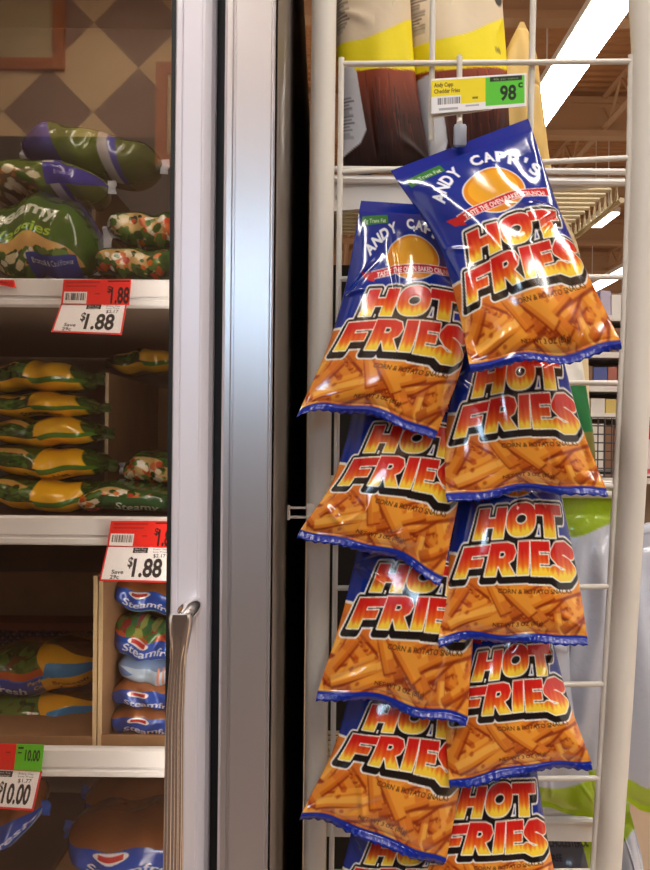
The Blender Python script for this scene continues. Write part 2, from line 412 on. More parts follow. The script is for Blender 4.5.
def seal_strip(name, edge, outdir, width, m, parent, seed=0, zig=.0018):
    """crimped strip that continues an edge of the pouch, with a saw-tooth cut"""
    e = np.asarray(edge); n = len(e); k = 5; r = np.random.default_rng(seed)
    out = []
    ph = r.uniform(0, 6)
    for j in range(k):
        f = j / (k - 1); q = e + np.asarray(outdir) * (width * f)
        q[:, 1] += .0007 * np.sin(np.arange(n) * 1.4) * f + .004 * np.sin(np.linspace(0, 7, n) + ph) * f * f
        if j == k - 1: q = q + np.asarray(outdir) * (np.abs((np.arange(n) % 6) - 3) / 3 * zig)[:, None]
        out.append(q)
    Fr = np.stack(out); Bk = Fr + np.array([0, .0009, 0])
    V = np.concatenate([Fr.reshape(-1, 3), Bk.reshape(-1, 3)])
    fc = [grid_faces(k, n), grid_faces(k, n, k * n, True)]
    i = np.arange(n - 1); o2 = k * n
    fc.append(np.stack([(k - 1) * n + i, o2 + (k - 1) * n + i, o2 + (k - 1) * n + i + 1, (k - 1) * n + i + 1], -1))
    fc.append(np.stack([i, i + 1, o2 + i + 1, o2 + i], -1))
    return np_mesh(name, V, np.concatenate(fc), None, m, parent)

# ================================================================== SETTING
def rackY(z): return .88 + .07 * (1.94 - z) / .98
# floor, ceiling, far walls
m_floor = mat('vinyl_floor', (205, 178, 150), rough=.35, vary=.12, bscale=6)
struct(MB().box((-6, -.25, -.1), (12, 30, 0)).build('floor', m_floor))
struct(MB().box((-6, -3.9, -.1), (12, -.25, 0)).build('floor_back', mat('darkened_back_floor', (96, 70, 52), rough=.6, vary=.3, bscale=5)))  # unseen floor, added in a dark tone to weaken its reflection in the glass
m_ceil = mat('ceiling_deck', (196, 148, 104), rough=.8)
nt = m_ceil.node_tree; tc = nt.nodes.new('ShaderNodeTexCoord'); wv = nt.nodes.new('ShaderNodeTexWave'); wv.bands_direction = 'Y'; wv.inputs['Scale'].default_value = 2.2
bp = nt.nodes.new('ShaderNodeBump'); bp.inputs['Strength'].default_value = .6; bp.inputs['Distance'].default_value = .05
nt.links.new(tc.outputs['Object'], wv.inputs[0]); nt.links.new(wv.outputs[1], bp.inputs['Height']); nt.links.new(bp.outputs[0], nt.nodes['Principled BSDF'].inputs['Normal'])
struct(MB().box((-6, -3.9, 5.6), (12, 30, 5.7)).build('ceiling', m_ceil))
m_beam = mat('painted_steel_beam', (196, 160, 124), rough=.6)
n_t = 1
for y in np.arange(1.5, 24, 2.6):                       # girders across the aisle
    struct(MB().box((-6, y, 5.05), (12, y + .16, 5.12)).box((-6, y + .06, 5.12), (12, y + .10, 5.45)).box((-6, y, 5.45), (12, y + .16, 5.52)).build('trim_%d' % n_t, m_beam)); n_t += 1
for x in (.4, 3.3, 6.2):                                # open web joists running down the aisle
    b = MB().tube([(x, 0, 5.52), (x, 28, 5.52)], .035, 6).tube([(x, 0, 5.15), (x, 28, 5.15)], .035, 6)
    for k in range(40):
        y = .3 + k * .68; b.tube([(x, y, 5.15), (x, y + .34, 5.52)], .018, 5).tube([(x, y + .34, 5.52), (x, y + .68, 5.15)], .018, 5)
    struct(b.build('trim_%d' % n_t, m_beam)); n_t += 1
m_wall = mat('store_wall', (196, 176, 150), rough=.7)
struct(MB().box((-6, 29, 0), (12, 29.1, 5.6)).build('wall_far', m_wall))
# the wall behind the viewer, with its painted diamonds, mirrored in the freezer glass
GY = .80; WY = -3.8; VY = 2 * GY - WY
c0 = P(93, 112, VY); HD = .311
m_d = bpy.data.materials.new('diamond_wall_paint'); m_d.use_nodes = True; nt = m_d.node_tree; b = nt.nodes['Principled BSDF']; b.inputs['Roughness'].default_value = .7
tc = nt.nodes.new('ShaderNodeTexCoord'); sp = nt.nodes.new('ShaderNodeSeparateXYZ'); nt.links.new(tc.outputs['Object'], sp.inputs[0])
def mth(op, a, bb=None):
    n = nt.nodes.new('ShaderNodeMath'); n.operation = op
    for i, q in enumerate((a, bb)):
        if q is None: continue
        if isinstance(q, (int, float)): n.inputs[i].default_value = q
        else: nt.links.new(q, n.inputs[i])
    return n.outputs[0]
dx = mth('SUBTRACT', sp.outputs[0], c0.x); dz = mth('SUBTRACT', sp.outputs[2], c0.z)
fa = mth('FLOOR', mth('DIVIDE', mth('ADD', dx, dz), 2 * HD)); fb = mth('FLOOR', mth('DIVIDE', mth('SUBTRACT', dx, dz), 2 * HD))
# corners of the rotated squares are HD apart along each diagonal
for n in nt.nodes:
    if n.type == 'MATH' and n.operation == 'DIVIDE': n.inputs[1].default_value = 2 * HD
par = mth('ABSOLUTE', mth('MODULO', mth('ADD', fa, fb), 2.0))
mx = nt.nodes.new('ShaderNodeMixRGB'); nt.links.new(par, mx.inputs[0])
mx.inputs[1].default_value = tuple(lin((160, 126, 106))) + (1,); mx.inputs[2].default_value = tuple(lin((242, 206, 156))) + (1,)
nt.links.new(mx.outputs[0], b.inputs['Base Color'])
struct(MB().box((-6, WY - .1, 3.5), (6, WY, 5.6)).build('wall_back', m_d))
m_wood = mat('brown_wainscot', (84, 58, 42), rough=.6, vary=.3, bscale=3)
struct(MB().box((-6, WY - .1, 0), (6, WY, 3.5)).build('wall_back_lower', m_wood))
m_frame = mat('orange_wood_frame', (196, 112, 60), rough=.5); m_pic = mat('cream_picture', (220, 196, 150), rough=.6)
for (xa, ya, xb, yb, lab) in ((-60, -60, 65, 71, 'large wood framed cream picture high on the diamond wall'), (157, 64, 270, 168, 'smaller wood framed cream picture lower on the diamond wall')):
    a = P(xa, ya, VY); c = P(xb, yb, VY); fw = .075
    t = thing('framed_picture', lab, 'picture', loc=((a.x + c.x) / 2, WY, c.z))
    ox, oz = (a.x + c.x) / 2, c.z
    x0, x1, z0, z1 = a.x - ox, c.x - ox, 0, a.z - oz
    f = MB().box((x0, 0, z0), (x1, .04, z0 + fw)).box((x0, 0, z1 - fw), (x1, .04, z1)).box((x0, 0, z0 + fw), (x0 + fw, .04, z1 - fw)).box((x1 - fw, 0, z0 + fw), (x1, .04, z1 - fw))
    f.build('frame', m_frame, t); MB().box((x0 + fw * .9, 0.002, z0 + fw * .9), (x1 - fw * .9, .015, z1 - fw * .9)).build('picture_sheet', m_pic, t)
# bright window in that wall
m_win = bpy.data.materials.new('daylit_glass'); m_win.use_nodes = True; nt = m_win.node_tree; nt.nodes.clear()
e = nt.nodes.new('ShaderNodeEmission'); e.inputs[0].default_value = (.55, .78, 1, 1); e.inputs[1].default_value = WINDOW_STRENGTH
o_ = nt.nodes.new('ShaderNodeOutputMaterial'); nt.links.new(e.outputs[0], o_.inputs[0])
wn = struct(MB().box((-.95, WY, 2.15), (.05, WY + .03, 2.2)).box((-.95, WY, 2.72), (.05, WY + .03, 2.77)).box((-.95, WY, 2.15), (-.9, WY + .03, 2.77)).box((0, WY, 2.15), (.05, WY + .03, 2.77)).build('window_1', M['white_wire']))
MB().box((-.9, WY, 2.2), (0, WY + .01, 2.72)).build('pane', m_win, wn)

# fluorescent strips
def lamp_mat(nm, s):
    m = bpy.data.materials.new(nm); m.use_nodes = True; nt = m.node_tree; nt.nodes.clear()
    e = nt.nodes.new('ShaderNodeEmission'); e.inputs[0].default_value = (1, .95, .87, 1); e.inputs[1].default_value = s
    o = nt.nodes.new('ShaderNodeOutputMaterial'); nt.links.new(e.outputs[0], o.inputs[0]); return m
m_lamp = lamp_mat('fluorescent_tube', LAMP_STRENGTH); m_lamp2 = lamp_mat('far_fluorescent_tube', FAR_LAMP)
def strip(x, y0, y1, z, label, wd=.30, m=None, rotx=False):
    t = thing('ceiling_light', label, 'light', 'fluorescent strips under the ceiling', (x, (y0 + y1) / 2, z)); L = (y1 - y0) / 2
    h = wd / 2
    a, bq = (Vector((-h, -L, 0)), Vector((h, L, .03))) if not rotx else (Vector((-L, -h, 0)), Vector((L, h, .03)))
    MB().box(a + Vector((.01, .01, -.01)), bq - Vector((.01, .01, .02))).build('tube_diffuser', m or m_lamp, t)
    MB().box(a + Vector((0, 0, .012)), bq + Vector((0, 0, .05)), .01).build('housing', M['white_wire'], t)
    for s in (-.7, .7):
        q = Vector((0, s * L, .06)) if not rotx else Vector((s * L, 0, .06)); MB().tube([q, q + Vector((0, 0, 5.6 - z - .06))], .008, 5).build('hanger_rod', M['white_wire'], t)
strip(1.955, 3.2, 7.65, 4.45, 'long bright fluorescent strip overhead, close beyond the rack')
strip(3.75, 10.3, 11.0, 4.42, 'short fluorescent strip crossing above the far aisle, upper one', .25, m_lamp2)
strip(5.1, 12.0, 15.5, 4.3, 'slanting far fluorescent strip, the lower one', .3, m_lamp2)
strip(8.2, 21.5, 22.5, 4.4, 'faint fluorescent strip at the far end of the store', .3, m_lamp2)
strip(-1.3, -3.2, .3, 4.5, 'fluorescent strip above the freezer aisle, nearer the freezer')
strip(1.1, -3.2, .3, 4.5, 'fluorescent strip above the aisle in front of the rack')
strip(3.4, -3.2, 1.5, 4.5, 'fluorescent strip over the aisle farthest from the freezer')

# ================================================================== FREEZER
fz = thing('freezer_cabinet', 'upright glass door freezer with silver frame and chrome handle', 'freezer', loc=(0, .78, 0))
FO = Vector((0, .78, 0))
def fb(mb): mb.v = [tuple(Vector(v) - FO) for v in mb.v]; return mb
xg = P(171, 435, .775).x; xf1 = P(210, 435, .775).x; xc0 = P(222, 435, .775).x; xc1 = P(271.5, 435, .765).x
ZB, ZT = .05, 2.35
XL = -.75
side = fb(MB().box((xc1 - .012, .772, ZB), (xc1, 2.25, ZT)).box((XL, .9, ZT - .02), (xc1, 2.25, ZT))); side.build('side_panel', M['side'], fz)
# front end column with its raised lip
cw = xc1 - xc0
prof = [(xc0, .80), (xc0, .770), (xc0 + .003, .766), (xc0 + .008, .766), (xc0 + .009, .769), (xc0 + .011, .769), (xc0 + .012, .765), (xc1 - .004, .765), (xc1 - .003, .768), (xc1 - .0015, .768), (xc1, .766), (xc1, .80)]
col = fb(MB().prism(prof, (ZB, ZT))); col.build('end_column', M['brushed'], fz)
fb(MB().box((xf1 - .002, .80, ZB), (xc0 + .004, .90, ZT))).build('gasket', M['black'], fz)
fb(MB().box((XL, 1.62, ZB), (xc1 - .012, 1.66, ZT)).box((XL - .03, .82, ZB), (XL, 1.66, ZT)).box((xf1 + .006, .84, ZB), (xc1 - .012, 1.62, ZT)).box((XL, .85, ZB), (xf1 + .006, 1.62, ZB + .04)).box((XL, .85, ZT - .06), (xf1, 1.62, ZT - .02))).build('liner', M['freezer_in'], fz)
prof = [(xg, .815), (xg, .780), (xg + .002, .776), (xg + .007, .7755), (xg + .008, .777), (xg + .009, .7755), (xf1 - .012, .7755), (xf1 - .011, .7765), (xf1 - .009, .777), (xf1 - .003, .782), (xf1, .79), (xf1, .815)]
door = fb(MB().prism(prof, (ZB, ZT))).build('door', M['alu'], fz)
fb(MB().box((xg - .004, .779, ZB), (xg, .815, ZT))).build('glazing_seal', M['black'], door)
m_glass = bpy.data.materials.new('coated_door_glass'); m_glass.use_nodes = True; nt = m_glass.node_tree; nt.nodes.clear()
tr = nt.nodes.new('ShaderNodeBsdfTransparent'); tr.inputs[0].default_value = (.92, .88, .84, 1); gl = nt.nodes.new('ShaderNodeBsdfGlossy'); gl.inputs['Roughness'].default_value = .0; gl.inputs[0].default_value = (.95, .88, .82, 1)
mxs = nt.nodes.new('ShaderNodeMixShader'); mxs.inputs[0].default_value = .11; oo = nt.nodes.new('ShaderNodeOutputMaterial')
nt.links.new(tr.outputs[0], mxs.inputs[1]); nt.links.new(gl.outputs[0], mxs.inputs[2]); nt.links.new(mxs.outputs[0], oo.inputs[0])
fb(MB().box((XL, .80, ZB), (xg - .003, .806, ZT))).build('glass_pane', m_glass, door)
case_fill = lamp_mat('added_case_fill', 20.0)
fb(MB().box((xf1 - .012, .845, ZB + .1), (xf1 - .002, .86, ZT - .1))).build('added_fill_strip', case_fill, fz)  # unseen glowing strip added behind the frame to brighten the freezer contents
# handle: fluted chrome bar that flares at its top and bends back to the frame
def handle():
    hx = P(175, 700, .735); zt = P(180, 613, .735).z; zb = P(180, 1000, .735).z
    hw = .0092
    b = MB(); n = 90
    zs = [zt, zt - .004, zt - .014, zt - .028, zt - .040, zt - .055, zt - .10, zt - .2, zb]
    ws = [.0102, .0112, .0108, .0090, .0078, .0080, .0088, .0094, .0096]
    cx = [hx.x + .0045, hx.x + .0045, hx.x + .0044, hx.x + .004, hx.x + .003, hx.x + .002, hx.x, hx.x, hx.x - .001]
    vs = []; fs = []
    for i, z in enumerate(zs):
        fl = 0 if i < 4 else min(1, (i - 3) / 2)
        for k in range(n):
            a = 2 * math.pi * k / n; rr = 1 - .30 * fl * (1 - abs(math.cos(5 * a))) ** 1.5
            x = math.copysign(abs(math.cos(a)) ** .75, math.cos(a)) * ws[i] * rr; y = math.copysign(abs(math.sin(a)) ** .75, math.sin(a)) * .0085 * rr
            vs.append((cx[i] + x, .735 + y, z))
    for i in range(len(zs) - 1):
        for k in range(n): fs.append((i * n + k, (i + 1) * n + k, (i + 1) * n + (k + 1) % n, i * n + (k + 1) % n))
    fs.append(tuple(range(n)))
    b.add(vs, fs)
    a = P(181, 618, .735)
    b.tube([a + Vector((0, .0, -.004)), a + Vector((.002, .012, .002)), a + Vector((.004, .024, .003)), a + Vector((.005, .043, .002))], [.0095, .0105, .0105, .010], 16, sx=.8)
    return fb(b).build('handle', M['chrome'], door, True)
handle()
# shelves with their price rails
SH = []
for (ya, yb) in ((279, 307), (516.5, 545), (748, 776)):
    zt = P(85, ya, .905).z; zb_ = P(85, yb, .905).z
    s = fb(MB().box((XL, .905, zb_ + .008), (xf1, 1.60, zb_ + .02))).build('shelf', M['freezer_in'], fz)
    h = zt - zb_
    prof_ = [(.905, zt), (.902, zt - .002), (.901, zt - h * .62), (.9035, zt - h * .66), (.9035, zt - h * .74), (.900, zt - h * .78), (.900, zb_ + .002), (.903, zb_), (.912, zb_), (.912, zt)]
    rv = []
    for x in (XL, xf1): rv += [(x, a, c) for a, c in prof_]
    n = len(prof_)
    fb(MB().add(rv, [(k, (k + 1) % n, n + (k + 1) % n, n + k) for k in range(n)] + [tuple(range(n)), tuple(range(2 * n - 1, n - 1, -1))])).build('price_rail', M['rail'], s)
    SH.append(zb_ + .02)
Z4 = SH[2] - .36
fb(MB().box((XL, .905, Z4 - .012), (xf1, 1.60, Z4))).build('shelf', M['freezer_in'], fz)

# ------------------------------------------------------------------ flat printed cards
def card(name, label, corners, Y, cv, nr, nc, thick=.0012, group=None, parent=None, cat='price tag', bend=0.0, Yb=None):
    """corners TL TR BR BL in pixels of the photograph"""
    Yb = Y if Yb is None else Yb
    q = [np.array(P(c[0], c[1], y)) for c, y in zip(corners, (Y, Y, Yb, Yb))]
    v = np.linspace(0, 1, nr)[:, None, None]; u = np.linspace(0, 1, nc)[None, :, None]
    A = (q[0] * (1 - u) + q[1] * u) * (1 - v) + (q[3] * (1 - u) + q[2] * u) * v
    A[..., 1] -= bend * np.sin(np.pi * u[..., 0])
    B = A + np.array([0, thick, 0])
    V = np.concatenate([A.reshape(-1, 3), B.reshape(-1, 3)]); o = nr * nc
    F = [grid_faces(nr, nc), grid_faces(nr, nc, o, True)]
    for idx in (np.arange(nc), (nr - 1) * nc + np.arange(nc), np.arange(nr) * nc, np.arange(nr) * nc + nc - 1):
        F.append(np.stack([idx[:-1], idx[1:], idx[1:] + o, idx[:-1] + o], -1))
    c = cv.sample(nr, nc).reshape(-1, 3)
    ob = np_mesh(name, V, np.concatenate(F), np.concatenate([c, c]), M['card'], parent, False)
    if label: tag(ob, label, cat, group)
    return ob
def barcode(cv, x0, y0, x1, y1, n=26):
    x = x0
    while x < x1:
        wd = random.choice([.4, .7, 1, 1.4]) * (x1 - x0) / n; cv.rect(x, y0, min(x + wd, x1), y1, (40, 36, 40)); x += wd + random.choice([.5, .8, 1.2]) * (x1 - x0) / n
def red_strip(price):
    cv = Canvas(320, 120, (222, 44, 34))
    cv.rect(.03, .5, .37, .97, (240, 234, 232)); barcode(cv, .06, .55, .35, .83)
    cv.rect(.05, .08, .55, .16, (150, 30, 26), .7); cv.rect(.05, .24, .5, .31, (150, 30, 26), .7); cv.rect(.48, .55, .56, .6, (140, 20, 20), .8)
    cv.text('$', .66, .52, .26, (40, 22, 22), .02); cv.text(price, .72, .92, .62, (40, 22, 22), .03, fit=.27)
    cv.rect(.66, .06, .98, .12, (60, 20, 20), .9)
    return cv
def sale_card(price, was):
    cv = Canvas(384, 200, (214, 40, 40)); cv.rect(.025, .03, .975, .94, (238, 238, 240))
    cv.rect(.40, .05, .62, .2, (40, 36, 36)); cv.text('Red Tag', .43, .115, .05, (235, 235, 235), 0, fit=.16); cv.text('Savings', .43, .185, .05, (235, 235, 235), 0, fit=.16)
    cv.text('Every Day', .70, .12, .05, (60, 60, 66), 0, fit=.2); cv.text('Low Price', .70, .19, .05, (60, 60, 66), 0, fit=.2)
    cv.text(was, .71, .32, .1, (50, 50, 56), .01, fit=.18)
    lg = len(price) > 4; cv.text('$', .49 if lg else .36, .58, .28, (36, 32, 34), .02, fit=.05 if lg else .07); cv.text(price, .55 if lg else .44, .84, .5, (36, 32, 34), .03, fit=.36 if lg else .42)
    return cv
cv = red_strip('1.88'); card('price_tag', 'red shelf strip priced 1.88 on the top freezer shelf rail', [(63.5, 279.5), (131, 279), (129, 305), (61, 304)], .896, cv, 60, 160, group='red shelf strips')
cv = sale_card('1.88', '$2.17'); cv.text('Save', .15, .78, .11, (44, 40, 42), .02, fit=.17); cv.text('29c', .14, .92, .11, (44, 40, 42), .02, fit=.13)
card('price_tag', 'white 1.88 sale card with red edge, hanging below the top freezer shelf', [(61, 303.5), (127, 303), (121.5, 335), (51, 332)], .8975, cv, 100, 192, Yb=.885, group='white sale cards')
cv = red_strip('1.88'); card('price_tag', 'red shelf strip on the middle freezer shelf rail, beside the door frame', [(111, 521), (179, 521), (176, 548), (107, 546)], .896, cv, 60, 160, group='red shelf strips')
cv = sale_card('1.88', '$2.17'); cv.text('Save', .15, .78, .11, (44, 40, 42), .02, fit=.17); cv.text('29c', .14, .92, .11, (44, 40, 42), .02, fit=.13)
card('price_tag', 'white 1.88 sale card with red edge, hanging below the middle freezer shelf', [(107, 546), (174, 546), (170, 583), (99, 581)], .8975, cv, 100, 192, Yb=.885, group='white sale cards')
cv = Canvas(320, 120, (226, 42, 34)); cv.rect(.63, 0, 1, 1, (96, 196, 42)); cv.rect(.1, .25, .36, .8, (240, 236, 234)); cv.text('10.00', .76, .62, .42, (24, 50, 18), .03, fit=.2); cv.rect(.66, .1, .73, .18, (24, 60, 18)); cv.rect(.5, .3, .56, .36, (150, 20, 20)); cv.rect(.66, .3, .71, .36, (24, 60, 18))
card('price_tag', 'red and green shelf strip on the bottom freezer shelf rail', [(-30, 743), (44, 745), (41, 771), (-33, 768)], .896, cv, 60, 160)
cv = sale_card('10.00', '$1.77'); cv.text('10', .4, .58, .12, (44, 40, 42), .01, fit=.06); cv.text('For', .4, .72, .08, (44, 40, 42), .01, fit=.06)
card('price_tag', 'white sale card priced 10.00 below the bottom freezer shelf', [(-33, 767), (42, 771), (33, 811), (-42, 806)], .8975, cv, 100, 192, Yb=.885)
cv = Canvas(80, 40, (220, 40, 32)); cv.rect(.55, .35, .8, .5, (120, 20, 20))
card('price_tag', 'corner of a red tag tucked under the green vegetable bag', [(-30, 279), (14, 280), (16, 288), (-20, 281)], .8965, cv, 10, 20)

# ------------------------------------------------------------------ frozen bags: soft superellipsoid pouches with printed film and end fins
def frozen(name, label, box, Y, d, cv, group=None, tilt=0., e=.55, nr=60, nc=90, lump=.05, fin=True, fincol=(210, 210, 215), seed=0, hang=0.0):
    """box: x0,y0,x1,y1 in pixels of the front face; d: how far it reaches into the freezer"""
    x0, y0, x1, y1 = box; c = P((x0 + x1) / 2, (y0 + y1) / 2, Y); w = (P(x1, y0, Y) - P(x0, y0, Y)).length / 2; h = (P(x0, y1, Y) - P(x0, y0, Y)).length / 2
    r = np.random.default_rng(seed)
    t = thing(name, label, 'frozen vegetables', group, (c.x, Y + d / 2, c.z - h))
    def surf(nr_, nc_, front):
        v = np.linspace(1, -1, nr_)[:, None]; u = np.linspace(-1, 1, nc_)[None, :]
        uu = np.sign(u) * np.abs(u); 
        hh = (1 - np.abs(u) ** 4) ** .5 * .8 + .2 * (1 - u ** 2)          # ends taper to the seal
        hh = np.maximum(hh, .06)
        z = v * hh * h
        yy = np.clip(1 - np.abs(v) ** 2.6, 0, 1) ** (e * .75) * np.clip(1 - np.abs(u) ** 5, 0, 1) ** .6
        lm = np.zeros_like(yy)
        for _ in range(10): lm += np.sin(r.uniform(3, 14) * u + r.uniform(-4, 4) * v + r.uniform(0, 6)) / 10
        env = np.clip(1 - np.abs(v), 0, 1) ** .3 * np.clip(1 - np.abs(u), 0, 1) ** .3
        yv = (-yy * d / 2 - lump * .25 * lm * env) if front else yy * d / 2
        z = z + h * (.10 * np.sin(4 * u + seed) + .06 * np.sin(9 * u + 2 * seed)) + 0 * yv
        x = u * w + 0 * z
        ca, sa = math.cos(tilt), math.sin(tilt)
        return np.stack([x * ca - z * sa, yv, x * sa + z * ca + h], -1)
    A = surf(nr, nc, True); B = surf(16, 24, False)
    V = np.concatenate([A.reshape(-1, 3), B.reshape(-1, 3)])
    F = np.concatenate([grid_faces(nr, nc), grid_faces(16, 24, nr * nc, True)])
    cc = cv.sample(nr, nc); cb = np.tile(cc[0, nc // 2][None], (16 * 24, 1))
    np_mesh('film', V, F, np.concatenate([cc.reshape(-1, 3), cb]), M['film'], t)
    if fin:
        for s in (-1, 1):
            n = 8; b = MB(); vs = []
            for k in range(n):
                z = (k / (n - 1) * 2 - 1) * h * .35
                for j in range(4):
                    x = s * (w * .985 + j * .004); y = .004 * math.sin(k * 1.1 + seed) * j / 3
                    ca, sa = math.cos(tilt), math.sin(tilt); vs.append((x * ca - z * sa, y, x * sa + z * ca + h))
            nf = len(vs); fs = [(k * 4 + j, k * 4 + j + 1, (k + 1) * 4 + j + 1, (k + 1) * 4 + j) for k in range(n - 1) for j in range(3)]
            vs2 = [(x, y + .0008, z) for x, y, z in vs]
            b.add(vs, fs); b.add(vs2, [tuple(reversed(f)) for f in fs]); b.build('end_seal', mfin(fincol), t, True)
    return t
_fin = {}
def mfin(c):
    if c not in _fin: _fin[c] = mat('clear_end_seal_%d' % len(_fin), c, rough=.2)
    return _fin[c]
GREENS = [(52, 86, 30), (70, 108, 38), (40, 70, 26), (88, 120, 50)]; VEG = GREENS + [(206, 110, 40), (222, 206, 170), (190, 70, 36)]
def A_green():
    cv = Canvas(360, 300, (66, 96, 38)); cv.rect(0, 0, 1, .16, (54, 70, 40)); cv.rect(0, 0, 1, .06, (60, 66, 130))
    cv.poly([(.35, .9)] + [(.42 + .48 * math.cos(t), .92 - .36 * math.sin(t)) for t in np.linspace(3.14, 0, 20)], (206, 164, 98))
    cv.speckle(.0, .72, .8, 1, GREENS, 90, .05); cv.speckle(.1, .7, .5, .9, [(228, 222, 200), (214, 200, 160)], 14, .04)
    cv.text('Steamy', .1, .36, .15, (206, 214, 196), .03, shear=.25, fit=.62); cv.text('Veggies', .17, .56, .12, (166, 200, 66), .02, shear=.25, fit=.5)
    cv.rect(.45, .78, .86, 1, (44, 66, 150)); cv.text('Broccoli & Cauliflower', .49, .88, .055, (220, 226, 240), 0, fit=.34)
    return cv
def A_purple(g):
    cv = Canvas(360, 160, (86, 84, 160)); cv.poly([(.25, 0), (.6, 0), (.66, 1), (.36, 1)], (98, 116, 50)); cv.poly([(.6, 0), (.68, 0), (.74, 1), (.66, 1)], (196, 190, 190))
    cv.poly([(.74, 0), (1, 0), (1, 1), (.78, 1)], (96, 104, 52))
    if g:
        cv.rect(0, .5, .55, 1, (110, 90, 60)); cv.speckle(0, .5, .55, 1, [(206, 180, 130), (226, 214, 180), (80, 110, 40), (180, 120, 60)], 50, .04); cv.rect(.62, .3, 1, .8, (70, 64, 150)); cv.text('Broccoli', .7, .6, .12, (180, 180, 220), 0, fit=.14)
    return cv
def A_yellow(k):
    cv = Canvas(360, 160, (58, 82, 30)); 
    cv.poly([(0, .62)] + [(.27 + .3 * math.cos(t), .62 - .5 * math.sin(t)) for t in np.linspace(3.14, 0, 16)] + [(.6, .75), (0, .75)], (206, 160, 84))
    cv.poly([(0, .66)] + [(.27 + .26 * math.cos(t), .66 - .42 * math.sin(t)) for t in np.linspace(3.14, 0, 16)], (70, 72, 40)); cv.speckle(.04, .28, .5, .62, GREENS + [(60, 84, 40)], 80, .03)
    cv.rect(0, .66, .93, .95, (230, 172, 28)); cv.poly([(.52, .02), (.84, .06), (.92, .62), (.5, .6)], (238, 180, 32)); cv.poly([(.52, .62), (.95, .5), (.97, .68), (.55, .76)], (74, 120, 40))
    if k % 2: cv.text('Steamables', .42, .9, .12, (60, 50, 16), .01, fit=.34)
    return cv
def A_veg(name=None):
    cv = Canvas(360, 160, (58, 88, 42)); cv.poly([(0, .8)] + [(.4 + .42 * math.cos(t), .8 - .62 * math.sin(t)) for t in np.linspace(3.14, 0, 16)], (200, 164, 104)); cv.speckle(0, .3, .8, .9, VEG + [(206, 100, 40), (232, 226, 214)], 90, .045)
    if name:
        cv.poly([(.35, .45), (.86, .4), (.9, .95), (.3, .95)], (46, 92, 48)); cv.text(name, .42, .86, .26, (216, 226, 206), .015, shear=.25, fit=.36)
        cv.rect(.0, .82, .28, 1, (206, 54, 46)); cv.text('SHOP N SAVE', .03, .95, .07, (240, 220, 220), .01, fit=.22)
    return cv
def A_blue(kind):
    cv = Canvas(360, 160, (30, 84, 176)); 
    if kind == 'tray':
        cv = Canvas(360, 220, (92, 60, 30)); cv.speckle(0, 0, .62, .4, GREENS + [(80, 120, 50)], 70, .05); cv.rect(0, .36, .62, .5, (190, 92, 40)); cv.rect(0, .5, .72, .86, (52, 76, 170)); cv.rect(0, .5, .72, .53, (90, 110, 190)); cv.rect(0, .86, 1, 1, (150, 170, 206))
        cv.poly([(.5, .0), (1, .2), (1, .5), (.6, .45)], (238, 178, 36)); cv.poly([(.62, .3), (1, .25), (1, .62), (.58, .66)], (40, 140, 206)); cv.poly([(.58, .6), (1, .5), (1, .9), (.6, .94)], (236, 176, 34))
        cv.text('Steamfresh', -.06, .78, .15, (225, 230, 240), .02, shear=.1, fit=.52); cv.text('Perfectly', .48, .63, .08, (230, 200, 70), .01, fit=.2); cv.text('Cooks', .52, .75, .08, (230, 200, 70), .01, fit=.14)
        cv.text('Broccoli', .66, .74, .09, (90, 66, 30), .01, fit=.24); cv.text('Cuts', .7, .86, .09, (90, 66, 30), .01, fit=.14)
        return cv
    if kind == 'stripe':
        cv.a[:] = (176, 200, 222); cv.rect(0, 0, 1, .3, (120, 150, 190)); cv.poly([(.0, .2), (.3, .5), (0, .9)], (90, 120, 180)); 
        for x in (.62, .68, .74): cv.rect(x, .2, x + .03, .8, (206, 140, 120))
        return cv
    cv.rect(0, 0, 1, .5, (150, 90, 46)); cv.rect(0, .28, 1, .4, (196, 92, 50))
    if kind == 'veg': cv.speckle(0, 0, 1, .3, [(60, 110, 46), (150, 150, 70), (150, 50, 46), (80, 120, 50)], 60, .05)
    cv.rect(0, .26 if kind == 'plain' else .4, 1, 1, (34, 78, 176)); cv.rect(0, .84, 1, 1, (150, 180, 214))
    b0 = .36 if kind == 'plain' else .47
    cv.ell(.42, b0, .13, .09, (236, 228, 228)); cv.rect(.33, b0 - .05, .51, b0 + .04, (196, 50, 44))
    cv.text('Steamfresh', .24, .74, .2, (226, 232, 244), .02, shear=.15, fit=.74)
    return cv
FZ = []
g0 = 'bags stacked on the top freezer shelf'; g1 = 'yellow and green bags stacked in the freezer'; g2 = 'blue bags in the cardboard tray'
# top shelf
frozen('frozen_vegetable_bag', 'big green steamed veggies bag at the front of the top freezer shelf', (-30, 185, 88, 276), 1.02, .15, A_green(), g0, 0, .6, 150, 180, .03, seed=1)
frozen('frozen_vegetable_bag', 'purple bag with a tan vegetable picture lying on the big green bag', (-40, 150, 92, 189), 1.04, .16, A_purple(True), g0, .03, .6, 80, 120, .05, seed=2)
frozen('frozen_vegetable_bag', 'topmost purple and green bag on the top freezer shelf', (5, 117, 150, 160), 1.07, .16, A_purple(False), g0, -.10, .6, 80, 120, .1, seed=3)
frozen('frozen_vegetable_bag', 'mixed vegetable bag at the top shelf front, beside the big green bag', (84, 240, 178, 277), 1.02, .14, A_veg(), g0, 0, .6, 80, 120, .05, seed=4)
frozen('frozen_vegetable_bag', 'dim mixed vegetable bag lying on another beside the door frame, top shelf', (96, 203, 190, 243), 1.05, .14, A_veg(), g0, -.06, .6, 80, 120, .06, seed=5)
